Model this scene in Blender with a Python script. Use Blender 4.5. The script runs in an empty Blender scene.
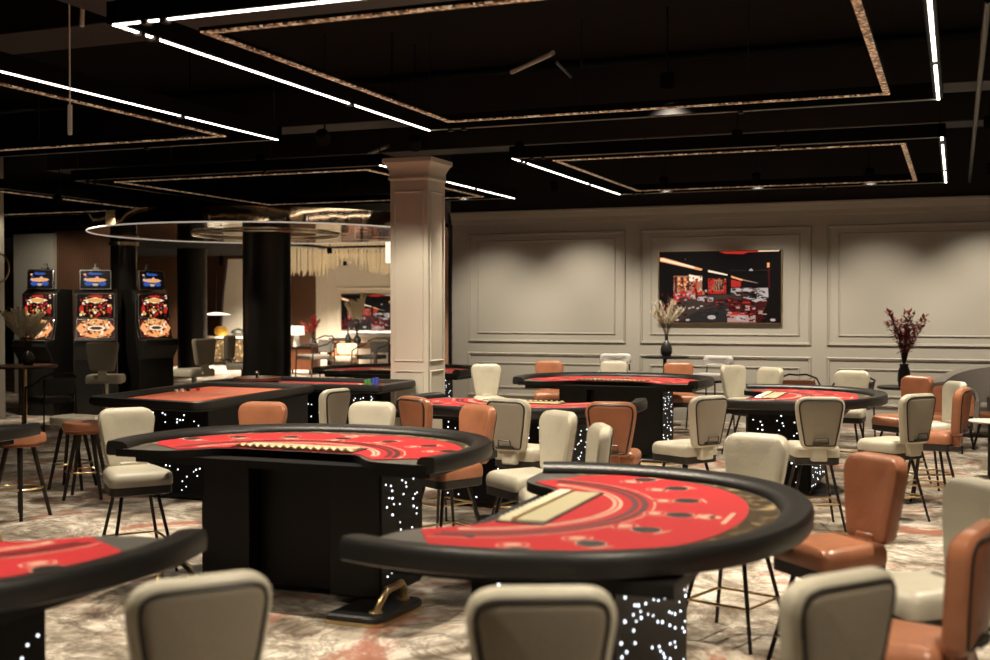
import bpy, bmesh, math, random
from mathutils import Vector, Matrix
S = bpy.context.scene
COL = S.collection
PI = math.pi

# ------------------------------------------------------------------ camera
H = 1.75; F_PX = 1170.0
YAW = math.radians(21.55); PITCH = math.atan(22 / F_PX)
cam_d = bpy.data.cameras.new('camera')
cam = bpy.data.objects.new('camera', cam_d); COL.objects.link(cam)
cam.location = (0, 0, H)
cam.rotation_euler = (PI / 2 - PITCH, 0, YAW)
cam_d.sensor_width = 36.0
cam_d.lens = 36.0 * F_PX / 990
cam_d.dof.use_dof = True
cam_d.dof.focus_distance = 10.5
cam_d.dof.aperture_fstop = 1.9
cam_d.clip_start = 0.05
cam_d.clip_end = 200
S.camera = cam

# ------------------------------------------------------------------ world, exposure
w = bpy.data.worlds.new('world'); S.world = w; w.use_nodes = True
w.node_tree.nodes['Background'].inputs['Color'].default_value = (1.0, 0.82, 0.62, 1)
w.node_tree.nodes['Background'].inputs['Strength'].default_value = 0.02
S.view_settings.view_transform = 'Standard'
S.view_settings.look = 'None'
S.view_settings.exposure = 0.0
S.view_settings.gamma = 1.0
S.view_settings.use_curve_mapping = False

WARM = (1.0, 0.87, 0.68)
DOWN_P = 460.0      # watts of a ceiling downlight
WASH_P = 300.0       # watts of a wall washer
BACK_P = 1150.0      # watts of a lamp over the far lounge

# ------------------------------------------------------------------ materials
def nodes(m):
    m.use_nodes = True
    return m.node_tree.nodes, m.node_tree.links, m.node_tree.nodes['Principled BSDF']

def mat(name, col, rough=0.5, metal=0.0, spec=0.5, emit=None, es=0.0, coat=0.0, bump=None, trans=0.0, var=0.0):
    m = bpy.data.materials.new(name); n, l, b = nodes(m)
    b.inputs['Base Color'].default_value = (*col, 1)
    b.inputs['Roughness'].default_value = rough
    b.inputs['Metallic'].default_value = metal
    b.inputs['Specular IOR Level'].default_value = spec
    b.inputs['Coat Weight'].default_value = coat
    b.inputs['Transmission Weight'].default_value = trans
    if emit:
        b.inputs['Emission Color'].default_value = (*emit, 1)
        b.inputs['Emission Strength'].default_value = es
    if bump or var:
        tc = n.new('ShaderNodeTexCoord'); nz = n.new('ShaderNodeTexNoise')
        sc, st = bump or (8, 0)
        nz.inputs['Scale'].default_value = sc; nz.inputs['Detail'].default_value = 4
        l.new(tc.outputs['Object'], nz.inputs['Vector'])
        if st:
            bp = n.new('ShaderNodeBump'); bp.inputs['Strength'].default_value = st
            bp.inputs['Distance'].default_value = 0.01
            l.new(nz.outputs['Fac'], bp.inputs['Height']); l.new(bp.outputs['Normal'], b.inputs['Normal'])
        if var:
            nv = n.new('ShaderNodeTexNoise'); nv.inputs['Scale'].default_value = 7; nv.inputs['Detail'].default_value = 3
            l.new(tc.outputs['Object'], nv.inputs['Vector'])
            r = n.new('ShaderNodeValToRGB')
            r.color_ramp.elements[0].position = 0.3; r.color_ramp.elements[1].position = 0.7
            r.color_ramp.elements[0].color = (*[c * (1 - var) for c in col], 1)
            r.color_ramp.elements[1].color = (*[min(1, c * (1 + var)) for c in col], 1)
            l.new(nv.outputs['Fac'], r.inputs['Fac']); l.new(r.outputs['Color'], b.inputs['Base Color'])
    return m

M = {}
M['cream'] = mat('cream_leather', (0.55, 0.51, 0.405), 0.42, bump=(60, 0.15), var=0.05)
M['taupe'] = mat('taupe_leather', (0.30, 0.26, 0.20), 0.45, bump=(60, 0.15))
M['tan'] = mat('tan_leather', (0.41, 0.165, 0.085), 0.30, bump=(60, 0.15), var=0.12)
M['tan_dark'] = mat('tan_leather_back', (0.27, 0.095, 0.045), 0.38, bump=(60, 0.15), var=0.1)
M['piping'] = mat('dark_piping', (0.02, 0.016, 0.013), 0.45)
M['base_dark'] = mat('dark_seat_base', (0.022, 0.018, 0.015), 0.5)
M['leg'] = mat('dark_bronze', (0.035, 0.028, 0.022), 0.35, 0.6)
M['brass'] = mat('brass', (0.75, 0.56, 0.30), 0.28, 1.0)
M['chrome'] = mat('chrome', (0.7, 0.68, 0.64), 0.2, 1.0)
M['rail'] = mat('black_padded_leather', (0.009, 0.008, 0.007), 0.42, spec=0.55, bump=(90, 0.1))
M['board'] = mat('grey_board', (0.12, 0.112, 0.10), 0.4, coat=0.2)
M['pedestal'] = mat('black_laminate', (0.005, 0.004, 0.0035), 0.5, spec=0.3)
M['star_black'] = mat('starlight_black', (0.003, 0.003, 0.003), 0.5, spec=0.15)
M['dot'] = mat('fibre_point', (0.9, 0.92, 1.0), 0.4, emit=(0.86, 0.91, 1.0), es=2.6)
M['felt'] = mat('red_felt', (0.54, 0.028, 0.036), 0.95, spec=0.15, bump=(400, 0.2))
M['felt_orange'] = mat('orange_felt', (0.70, 0.15, 0.08), 0.95, spec=0.15, bump=(400, 0.2))
M['print_cream'] = mat('felt_print_cream', (0.66, 0.40, 0.30), 0.9, spec=0.1)
M['print_dark'] = mat('felt_print_dark', (0.09, 0.012, 0.012), 0.6)
M['print_black'] = mat('felt_print_black', (0.012, 0.010, 0.010), 0.5)
M['white'] = mat('white_enamel', (0.8, 0.77, 0.70), 0.4)
M['white_soft'] = mat('white_upholstery', (0.82, 0.80, 0.75), 0.7, bump=(80, 0.2))
M['tray_cream'] = mat('tray_cream', (0.62, 0.55, 0.34), 0.35)
M['steel'] = mat('dark_steel', (0.10, 0.095, 0.085), 0.4, 0.8)
M['black'] = mat('matt_black', (0.008, 0.007, 0.006), 0.7)
M['gloss_black'] = mat('gloss_black', (0.02, 0.017, 0.015), 0.12)
M['beam'] = mat('beam_black', (0.003, 0.003, 0.003), 0.9, spec=0.1)
M['satin_black'] = mat('satin_black', (0.010, 0.009, 0.008), 0.35)
M['rod_black'] = mat('black_rod', (0.015, 0.014, 0.013), 0.4, 0.5)
M['led'] = mat('led_strip', (1, 1, 1), 0.5, emit=(1.0, 0.86, 0.72), es=9.0)
M['led_soft'] = mat('ring_led', (1, 1, 1), 0.5, emit=(1.0, 0.86, 0.72), es=0.35)
M['led_dim'] = mat('led_profile_unlit', (0.35, 0.37, 0.33), 0.4)
M['brown_wood'] = mat('brown_wood', (0.10, 0.042, 0.022), 0.45, var=0.3)
M['grass'] = mat('pampas', (0.80, 0.72, 0.55), 0.9)
M['redleaf'] = mat('red_leaf', (0.30, 0.030, 0.030), 0.6)
M['redleaf_b'] = mat('bright_red_leaf', (0.65, 0.04, 0.03), 0.6)
M['twig'] = mat('twig', (0.05, 0.03, 0.02), 0.8)
M['vase'] = mat('dark_vase', (0.03, 0.028, 0.026), 0.35)
M['grey_fabric'] = mat('grey_fabric', (0.17, 0.15, 0.13), 0.85, bump=(80, 0.2))
M['shade'] = mat('lamp_shade_fabric', (0.9, 0.85, 0.75), 0.8, emit=(1, 0.88, 0.7), es=1.2)
M['yellow'] = mat('amber_glass', (0.75, 0.42, 0.05), 0.3)
for k, c in dict(green=(0.06, 0.22, 0.05), blue=(0.05, 0.07, 0.32), red=(0.5, 0.03, 0.03), pale=(0.75, 0.65, 0.55), dark=(0.03, 0.025, 0.025)).items():
    M['chip_' + k] = mat('chip_' + k, c, 0.45)
for k, c, e in (('orange', (1.0, 0.42, 0.16), 1.0), ('hot', (1.0, 0.78, 0.55), 1.1), ('red', (0.62, 0.03, 0.022), 0.8), ('dkred', (0.075, 0.008, 0.008), 0.8),
                ('shelf', (0.50, 0.20, 0.11), 0.8), ('black', (0.004, 0.003, 0.003), 1.0), ('brown', (0.055, 0.032, 0.026), 1.0), ('grey', (0.022, 0.019, 0.017), 1.0),
                ('pale', (0.55, 0.46, 0.42), 0.9), ('pink', (0.55, 0.32, 0.27), 0.8), ('gold', (0.85, 0.45, 0.10), 0.9), ('blue', (0.03, 0.10, 0.42), 0.9), ('yellow', (1, 0.72, 0.1), 0.9)):
    M['scr_' + k] = mat('screen_' + k, (0.003, 0.003, 0.003), 0.3, spec=0.15, emit=c, es=e)

for k in ('felt', 'felt_orange'):
    b = M[k].node_tree.nodes['Principled BSDF']; b.inputs['Sheen Weight'].default_value = 0.35; b.inputs['Sheen Roughness'].default_value = 0.4; b.inputs['Sheen Tint'].default_value = (1, .75, .65, 1)

def floor_mat():
    m = bpy.data.materials.new('patterned_floor'); n, l, b = nodes(m)
    tc = n.new('ShaderNodeTexCoord')
    mp = n.new('ShaderNodeMapping'); mp.inputs['Scale'].default_value = (0.8, 0.8, 1); mp.inputs['Rotation'].default_value = (0, 0, 0.5)
    l.new(tc.outputs['Object'], mp.inputs['Vector'])
    def noise(sc, det, dist, rough=0.6):
        x = n.new('ShaderNodeTexNoise'); x.inputs['Scale'].default_value = sc; x.inputs['Detail'].default_value = det
        x.inputs['Distortion'].default_value = dist; x.inputs['Roughness'].default_value = rough
        l.new(mp.outputs['Vector'], x.inputs['Vector']); return x
    def ramp(src, stops):
        r = n.new('ShaderNodeValToRGB'); e = r.color_ramp.elements
        e[0].position, e[0].color = stops[0][0], (*stops[0][1], 1)
        e[1].position, e[1].color = stops[-1][0], (*stops[-1][1], 1)
        for p, c in stops[1:-1]:
            k = e.new(p); k.color = (*c, 1)
        l.new(src, r.inputs['Fac']); return r
    a = ramp(noise(1.5, 9, 1.9, 0.6).outputs['Fac'], [(0.28, (0.10, 0.075, 0.055)), (0.41, (0.28, 0.225, 0.17)), (0.50, (0.50, 0.44, 0.36)), (0.60, (0.76, 0.69, 0.60)), (0.75, (0.30, 0.25, 0.20))])
    v = ramp(noise(1.3, 10, 3.0, 0.7).outputs['Fac'], [(0.455, (1, 1, 1)), (0.49, (0.28, 0.25, 0.22)), (0.505, (0.40, 0.36, 0.32)), (0.54, (1, 1, 1))])
    x1 = n.new('ShaderNodeMix'); x1.data_type = 'RGBA'; x1.blend_type = 'MULTIPLY'; x1.inputs[0].default_value = 0.7
    l.new(a.outputs['Color'], x1.inputs[6]); l.new(v.outputs['Color'], x1.inputs[7])
    rd = ramp(noise(1.25, 6, 1.6, 0.6).outputs['Fac'], [(0.56, (0, 0, 0)), (0.63, (0.85, 0.85, 0.85))])
    x2 = n.new('ShaderNodeMix'); x2.data_type = 'RGBA'
    l.new(rd.outputs['Color'], x2.inputs[0]); l.new(x1.outputs[2], x2.inputs[6]); x2.inputs[7].default_value = (0.34, 0.115, 0.07, 1)
    dk = ramp(noise(0.9, 9, 2.6, 0.68).outputs['Fac'], [(0.40, (0.45, 0.42, 0.38)), (0.50, (1, 1, 1))])
    x3 = n.new('ShaderNodeMix'); x3.data_type = 'RGBA'; x3.blend_type = 'MULTIPLY'; x3.inputs[0].default_value = 0.8
    l.new(x2.outputs[2], x3.inputs[6]); l.new(dk.outputs['Color'], x3.inputs[7]); l.new(x3.outputs[2], b.inputs['Base Color'])
    b.inputs['Roughness'].default_value = 0.55
    b.inputs['Specular IOR Level'].default_value = 0.3
    return m
M['floor'] = floor_mat()
M['wall'] = mat('greige_wall_paint', (0.385, 0.36, 0.305), 0.55, bump=(30, 0.03))
M['column_paint'] = mat('greige_column_paint', (0.48, 0.445, 0.375), 0.5)
M['back_wall'] = mat('pale_lounge_wall', (0.62, 0.56, 0.47), 0.6)
M['ceiling'] = mat('black_ceiling', (0.003, 0.0025, 0.002), 0.9, spec=0.1)
M['duct'] = mat('black_duct', (0.008, 0.0065, 0.006), 0.55)
M['tube_off'] = mat('grey_tube', (0.28, 0.26, 0.25), 0.4)

def curtain_mat(name, c0, c1, sc):
    m = bpy.data.materials.new(name); n, l, b = nodes(m)
    tc = n.new('ShaderNodeTexCoord'); wv = n.new('ShaderNodeTexWave'); wv.inputs['Scale'].default_value = sc; wv.inputs['Distortion'].default_value = 1.0
    l.new(tc.outputs['Object'], wv.inputs['Vector'])
    r = n.new('ShaderNodeValToRGB'); r.color_ramp.elements[0].color = (*c0, 1); r.color_ramp.elements[1].color = (*c1, 1)
    l.new(wv.outputs['Color'], r.inputs['Fac']); l.new(r.outputs['Color'], b.inputs['Base Color'])
    b.inputs['Roughness'].default_value = 0.7
    return m
M['curtain'] = curtain_mat('brown_slatted_panel', (0.055, 0.022, 0.010), (0.13, 0.058, 0.028), 6)

def foil_mat():
    m = bpy.data.materials.new('crumpled_gold_foil'); n, l, b = nodes(m)
    tc = n.new('ShaderNodeTexCoord'); vo = n.new('ShaderNodeTexVoronoi'); vo.inputs['Scale'].default_value = 45
    l.new(tc.outputs['Object'], vo.inputs['Vector'])
    r = n.new('ShaderNodeValToRGB'); e = r.color_ramp.elements
    e[0].position = 0.2; e[0].color = (0.05, 0.018, 0.008, 1); e[1].position = 0.9; e[1].color = (1.0, 0.78, 0.50, 1)
    k = e.new(0.5); k.color = (0.36, 0.17, 0.075, 1)
    l.new(vo.outputs['Color'], r.inputs['Fac']); l.new(r.outputs['Color'], b.inputs['Base Color'])
    l.new(r.outputs['Color'], b.inputs['Emission Color']); b.inputs['Emission Strength'].default_value = 0.32  # sparkle painted into the cell colours, with a faint glow added
    b.inputs['Metallic'].default_value = 0.6; b.inputs['Roughness'].default_value = 0.35
    bp = n.new('ShaderNodeBump'); bp.inputs['Strength'].default_value = 0.8; l.new(vo.outputs['Distance'], bp.inputs['Height']); l.new(bp.outputs['Normal'], b.inputs['Normal'])
    return m
M['foil'] = foil_mat()

def bronze_mirror():
    m = bpy.data.materials.new('bronze_mirror'); n, l, b = nodes(m)
    b.inputs['Base Color'].default_value = (0.85, 0.66, 0.45, 1); b.inputs['Metallic'].default_value = 1
    b.inputs['Roughness'].default_value = 0.06
    tc = n.new('ShaderNodeTexCoord'); nz = n.new('ShaderNodeTexNoise'); nz.inputs['Scale'].default_value = 1.2
    bp = n.new('ShaderNodeBump'); bp.inputs['Strength'].default_value = 0.15; bp.inputs['Distance'].default_value = 0.05
    l.new(tc.outputs['Object'], nz.inputs['Vector']); l.new(nz.outputs['Fac'], bp.inputs['Height']); l.new(bp.outputs['Normal'], b.inputs['Normal'])
    return m
M['mirror'] = bronze_mirror()

def crystal():
    m = bpy.data.materials.new('gold_crystal'); n, l, b = nodes(m)
    b.inputs['Base Color'].default_value = (0.80, 0.62, 0.32, 1); b.inputs['Metallic'].default_value = 0.5
    b.inputs['Roughness'].default_value = 0.25
    b.inputs['Alpha'].default_value = 0.55
    b.inputs['Emission Color'].default_value = (1, 0.8, 0.5, 1); b.inputs['Emission Strength'].default_value = 0.25
    return m
M['crystal'] = crystal()

def track_mat():
    m = bpy.data.materials.new('printed_border_ring'); n, l, b = nodes(m)
    tc = n.new('ShaderNodeTexCoord'); vo = n.new('ShaderNodeTexNoise'); vo.inputs['Scale'].default_value = 14; vo.inputs['Detail'].default_value = 5
    l.new(tc.outputs['Object'], vo.inputs['Vector'])
    r = n.new('ShaderNodeValToRGB'); e = r.color_ramp.elements
    e[0].position = 0.52; e[0].color = (0.075, 0.050, 0.028, 1); e[1].position = 0.68; e[1].color = (0.50, 0.38, 0.20, 1)
    l.new(vo.outputs['Fac'], r.inputs['Fac']); l.new(r.outputs['Color'], b.inputs['Base Color']); b.inputs['Roughness'].default_value = 0.3
    return m
M['track'] = track_mat()

# ------------------------------------------------------------------ mesh helpers
class MB:
    def __init__(s): s.bm = bmesh.new(); s.mi = 0
    def face(s, pts, mi=None):
        vs = [s.bm.verts.new(p) for p in pts]
        f = s.bm.faces.new(vs); f.material_index = s.mi if mi is None else mi
        return f
    def box(s, x0, x1, y0, y1, z0, z1, mx=None):
        c = [Vector((x, y, z)) for z in (z0, z1) for x, y in ((x0, y0), (x1, y0), (x1, y1), (x0, y1))]
        if mx is not None: c = [mx @ v for v in c]
        v = [s.bm.verts.new(p) for p in c]
        for q in ((3, 2, 1, 0), (4, 5, 6, 7), (0, 1, 5, 4), (1, 2, 6, 5), (2, 3, 7, 6), (3, 0, 4, 7)):
            f = s.bm.faces.new([v[i] for i in q]); f.material_index = s.mi
        return s
    def rings(s, rings, cap=True, closed=True):
        R = [[s.bm.verts.new(p) for p in r] for r in rings]
        n = len(R[0])
        for a, b in zip(R, R[1:]):
            for i in range(n if closed else n - 1):
                j = (i + 1) % n
                f = s.bm.faces.new((a[i], a[j], b[j], b[i])); f.material_index = s.mi
        if cap:
            for r, fl in ((R[0], True), (R[-1], False)):
                f = s.bm.faces.new(list(reversed(r)) if fl else r); f.material_index = s.mi
        return s
    def tube(s, pts, r, n=8, r2=None):
        pts = [Vector(p) for p in pts]; m = len(pts); rs = []
        for i, p in enumerate(pts):
            d = (pts[min(i + 1, m - 1)] - pts[max(i - 1, 0)]).normalized()
            u = d.cross(Vector((0, 0, 1)))
            if u.length < 0.05: u = d.cross(Vector((0, 1, 0)))
            u.normalize(); v = d.cross(u)
            rr = r if r2 is None else r + (r2 - r) * i / (m - 1)
            rs.append([p + (u * math.cos(a) + v * math.sin(a)) * rr for a in (2 * PI * k / n for k in range(n))])
        return s.rings(rs)
    def lathe(s, prof, n=24, c=(0, 0)):
        rs = [[(c[0] + r * math.cos(2 * PI * k / n), c[1] + r * math.sin(2 * PI * k / n), z) for k in range(n)] for r, z in prof]
        return s.rings(rs)
    def build(s, name, m, parent=None, bevel=0.0, sub=0):
        bmesh.ops.recalc_face_normals(s.bm, faces=s.bm.faces)
        me = bpy.data.meshes.new(name); s.bm.to_mesh(me); s.bm.free()
        for x in (m if isinstance(m, (list, tuple)) else [m]): me.materials.append(M[x] if isinstance(x, str) else x)
        for p in me.polygons: p.use_smooth = True
        me.set_sharp_from_angle(angle=math.radians(35))
        o = bpy.data.objects.new(name, me); COL.objects.link(o)
        if parent: o.parent = parent
        if bevel:
            b = o.modifiers.new('bevel', 'BEVEL'); b.width = bevel; b.segments = 2; b.limit_method = 'ANGLE'
        if sub:
            b = o.modifiers.new('sub', 'SUBSURF'); b.levels = sub; b.render_levels = sub
        return o

def round_poly(pts, rad, seg=5):
    out = []; n = len(pts)
    for i in range(n):
        p = Vector(pts[i]).to_2d(); a = Vector(pts[i - 1]).to_2d(); b = Vector(pts[(i + 1) % n]).to_2d()
        r = rad[i] if isinstance(rad, (list, tuple)) else rad
        u = (a - p).normalized(); v = (b - p).normalized()
        ang = u.angle(v); d = min(r / math.tan(ang / 2), (a - p).length * .49, (b - p).length * .49)
        s0 = p + u * d; s1 = p + v * d
        for k in range(seg + 1):
            t = k / seg
            q = s0 * (1 - t) ** 2 + p * 2 * t * (1 - t) + s1 * t * t
            out.append(q)
    return out

def inset(poly, d):
    n = len(poly); out = []
    area = sum(poly[i - 1].x * poly[i].y - poly[i].x * poly[i - 1].y for i in range(n))
    sg = 1 if area > 0 else -1
    for i in range(n):
        e = (poly[(i + 1) % n] - poly[i - 1]); e.normalize()
        out.append(poly[i] + Vector((-e.y, e.x)) * d * sg)
    return out

def catmull(P, seg=6):
    P = [Vector(p) for p in P]; out = []
    for i in range(len(P) - 1):
        p0 = P[max(i - 1, 0)]; p1 = P[i]; p2 = P[i + 1]; p3 = P[min(i + 2, len(P) - 1)]
        for k in range(seg):
            t = k / seg
            out.append(0.5 * ((2 * p1) + (p2 - p0) * t + (2 * p0 - 5 * p1 + 4 * p2 - p3) * t * t + (3 * p1 - p0 - 3 * p2 + p3) * t ** 3))
    out.append(P[-1]); return out

def cushion(mb, poly, prof, fn, fill=True):
    """poly: rounded outline, prof: [(inset, height)], fn(x, y, h) -> point; both ends filled by shrinking rings"""
    c = sum(poly, Vector((0, 0))) / len(poly)
    rs = []
    first = inset(poly, prof[0][0]); last = inset(poly, prof[-1][0])
    if fill:
        for k in (0.15, 0.45, 0.75): rs.append([fn(*(c + (q - c) * k), prof[0][1]) for q in first])
    for d, h in prof: rs.append([fn(*q, h) for q in inset(poly, d)])
    if fill:
        for k in (0.75, 0.45, 0.15): rs.append([fn(*(c + (q - c) * k), prof[-1][1]) for q in last])
    mb.rings(rs)
    return mb

def tag(o, label=None, cat=None, group=None, kind=None):
    if label: o['label'] = label
    if cat: o['category'] = cat
    if group: o['group'] = group
    if kind: o['kind'] = kind
    return o
def empty(name, loc=(0, 0, 0), rz=0.0):
    o = bpy.data.objects.new(name, None); COL.objects.link(o); o.empty_display_size = 0.1
    o.location = loc; o.rotation_euler = (0, 0, rz); return o
def copy_tree(o, parent=None):
    c = o.copy(); COL.objects.link(c)
    if parent: c.parent = parent
    for ch in list(o.children): copy_tree(ch, c)
    return c
def struct(o): o['kind'] = 'structure'; return o

def cam_ray(px, py):
    x = (px - 495) / F_PX; u = -(py - 330) / F_PX
    d = math.cos(PITCH) + u * math.sin(PITCH); up = u * math.cos(PITCH) - math.sin(PITCH)
    return Vector((x * math.cos(YAW) - d * math.sin(YAW), x * math.sin(YAW) + d * math.cos(YAW), up))
def onY(px, py, Y):        # the point of the world plane y = Y that the survey sighting (px, py) meets
    r = cam_ray(px, py); t = Y / r.y; return Vector((r.x * t, Y, H + r.z * t))
def onZ(px, py, z):
    r = cam_ray(px, py); t = (z - H) / r.z; return Vector((r.x * t, r.y * t, z))

# ================================================================== SETTING
struct(MB().box(-34, 7, -5, 40, -0.1, 0).build('floor', 'floor'))
struct(MB().box(-34, 7, -5, 40, 4.3, 4.4).build('ceiling', 'ceiling'))
struct(MB().box(6.9, 7, -5, 18, 0, 4.3).build('wall_right', 'wall'))
struct(MB().box(-34, 7, -5.1, -5, 0, 4.3).build('wall_front', 'curtain'))
struct(MB().box(-34.1, -34, -5, 40, 0, 4.3).build('wall_left', 'black'))
wx0 = -7.88
struct(MB().box(wx0, 7, 18, 18.25, 0, 3.34).build('wall_back', 'wall'))
struct(MB().box(wx0 - 0.02, 7, 18.0, 18.3, 3.34, 4.3).build('wall_bulkhead', 'black'))
struct(MB().box(wx0 - 0.06, wx0 - 0.003, 17.97, 18.28, 0, 3.34).build('trim_1', 'satin_black'))
# cornice
mb = MB()
prof = [(0, 3.338), (-0.09, 3.338), (-0.09, 3.31), (-0.06, 3.29), (-0.05, 3.24), (-0.025, 3.21), (-0.02, 3.14), (0, 3.13)]
mb.rings([[(x, 18 + a - 0.001, z) for a, z in prof] for x in (wx0, 6.9)])
struct(mb.build('trim_2', 'wall'))
# base and chair rail
mb = MB(); mb.box(wx0, 6.9, 17.965, 17.999, 0, 0.16); mb.box(wx0, 6.9, 17.975, 17.999, 0.16, 0.19)
struct(mb.build('baseboard_back', 'wall'))
def frame_mould(mb, x0, x1, z0, z1, y=18.0, w=0.045, d=0.028, dirn=-1, axis='x'):
    sec = [(0, 0), (0.006, d * .6), (w * .35, d), (w * .6, d * .55), (w * .8, d * .7), (w, 0)]
    rs = []
    for cx, cz, sx, sz in ((x0, z0, 1, 1), (x1, z0, -1, 1), (x1, z1, -1, -1), (x0, z1, 1, -1)):
        r = []
        for a, h in sec:
            if axis == 'x': r.append((cx + sx * a, y + dirn * (h + 0.001), cz + sz * a))
            else: r.append((y + dirn * (h + 0.001), cx + sx * a, cz + sz * a))
        rs.append(r)
    rs.append(rs[0])
    mb.rings(rs, cap=False)
n_trim = 3
panels = [(-7.59, -4.88), (-4.65, -2.02), (-1.80, 0.93), (1.15, 3.88)]
for a, b in panels:
    mb = MB(); frame_mould(mb, a, b, 1.19, 2.98); struct(mb.build('trim_%d' % n_trim, 'wall')); n_trim += 1
    mb = MB(); frame_mould(mb, a + .16, b - .17, 1.33, 2.86, w=0.03, d=0.018); struct(mb.build('trim_%d' % n_trim, 'wall')); n_trim += 1
    mb = MB(); frame_mould(mb, a, b, 0.30, 1.02); struct(mb.build('trim_%d' % n_trim, 'wall')); n_trim += 1
    mb = MB(); frame_mould(mb, a + .16, b - .17, 0.44, 0.86, w=0.03, d=0.018); struct(mb.build('trim_%d' % n_trim, 'wall')); n_trim += 1

# far lounge walls
YB = 33.0
def wall_seg(name, pxa, pxb, z0, z1, Y, m, th=0.1):
    a = onY(pxa, 308, Y).x; b = onY(pxb, 308, Y).x
    return struct(MB().box(a, b, Y, Y + th, z0, z1).build(name, m))
wall_seg('wall_lounge_end', 425, 480, 0, 4.3, YB, 'curtain')
wall_seg('wall_lounge', 316, 425, 0, 4.3, YB, 'back_wall')
wall_seg('wall_lounge_panelling', 196, 316, 0, 4.3, YB + .05, 'curtain')
wall_seg('wall_slots', -120, 178, 0, 4.3, 29.0, 'curtain')
a = onY(318, 308, YB); 
mb = MB(); x0 = onY(337, 308, YB).x; x1 = onY(402, 308, YB).x
frame_mould(mb, x0, x1, onY(340, 338, YB).z, onY(340, 287, YB).z, y=YB, w=0.07, d=0.04)
for px in (320, 327, 334):
    xx = onY(px, 308, YB).x; mb.box(xx, xx + 0.04, YB - 0.025, YB - 0.001, 0.1, 4.2)
struct(mb.build('trim_%d' % n_trim, 'back_wall')); n_trim += 1
# pale grey wall panel behind the first machine
wall_seg('wall_slots_panel', 14, 53.5, 0, 3.25, 18.6, 'wall')
wall_seg('wall_slots_wood', 53.5, 114, 0, 3.3, 18.7, 'curtain')
# dark soffit that closes the slot area from above
struct(MB().box(-30, -14.2, 19.5, 28.5, 3.25, 3.4).build('ceiling_soffit', 'beam'))

# ================================================================== COLUMNS
t = tag(empty('column', (-5.79, 12.24, 0)), 'square greige panelled column with a stepped capital, left of the long wall', 'column')
hw = 0.235
mb = MB(); mb.box(-hw, hw, -hw, hw, 0, 3.40); mb.build('shaft', 'column_paint', t)
mb = MB(); sq = lambda h, z: [(-h, -h, z), (h, -h, z), (h, h, z), (-h, h, z)]
mb.rings([sq(hw + a, z) for a, z in ((0.004, 3.20), (0.018, 3.21), (0.020, 3.23), (0.010, 3.245), (0.010, 3.30), (0.025, 3.34), (0.045, 3.38), (0.068, 3.40), (0.068, 3.45))])
mb.build('capital', 'column_paint', t)
mb = MB(); mb.rings([sq(hw + a, z) for a, z in ((0.03, 0), (0.03, 0.16), (0.012, 0.19), (0.002, 0.2))]); mb.build('plinth', 'column_paint', t)
mb = MB()
for z0, z1 in ((1.14, 3.08), (0.30, 1.04)):
    for sg in (-1, 1):
        frame_mould(mb, -hw + .05, hw - .05, z0, z1, y=sg * hw, w=0.022, d=0.014, dirn=sg)
        frame_mould(mb, -hw + .05, hw - .05, z0, z1, y=sg * hw, w=0.022, d=0.014, dirn=sg, axis='y')
mb.build('panel_moulding', 'column_paint', t)

def round_column(x, y, r, label):
    t = tag(empty('round_column', (x, y, 0)), label, 'column', 'round black columns')
    MB().lathe([(r, 0), (r, 4.29)], 48).build('shaft', 'satin_black', t)
    MB().lathe([(r + .001, 0), (r + .03, 0.005), (r + .03, .14), (r + .001, .15)], 48).build('plinth', 'rod_black', t)
    return t
round_column(-10.8, 16.9, 0.40, 'thick round black column behind the roulette tables')
round_column(-18.2, 25.0, 0.37, 'round black column further back, right of the slot machines')
# painted pier at the left edge
t = tag(empty('pier', (onY(9, 308, 14.0).x - .98, 14.0, 0)), 'greige panelled pier at the left edge with a ring lamp on it', 'column')
MB().box(-.6, .6, -.3, .3, 0, 4.29).build('shaft', 'wall', t)
mb = MB(); frame_mould(mb, -.5, .5, 1.14, 3.1, y=-.3, w=0.03, d=0.02); frame_mould(mb, -.5, .5, 0.25, 1.0, y=-.3, w=0.03, d=0.02); mb.build('panel_moulding', 'wall', t)

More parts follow.
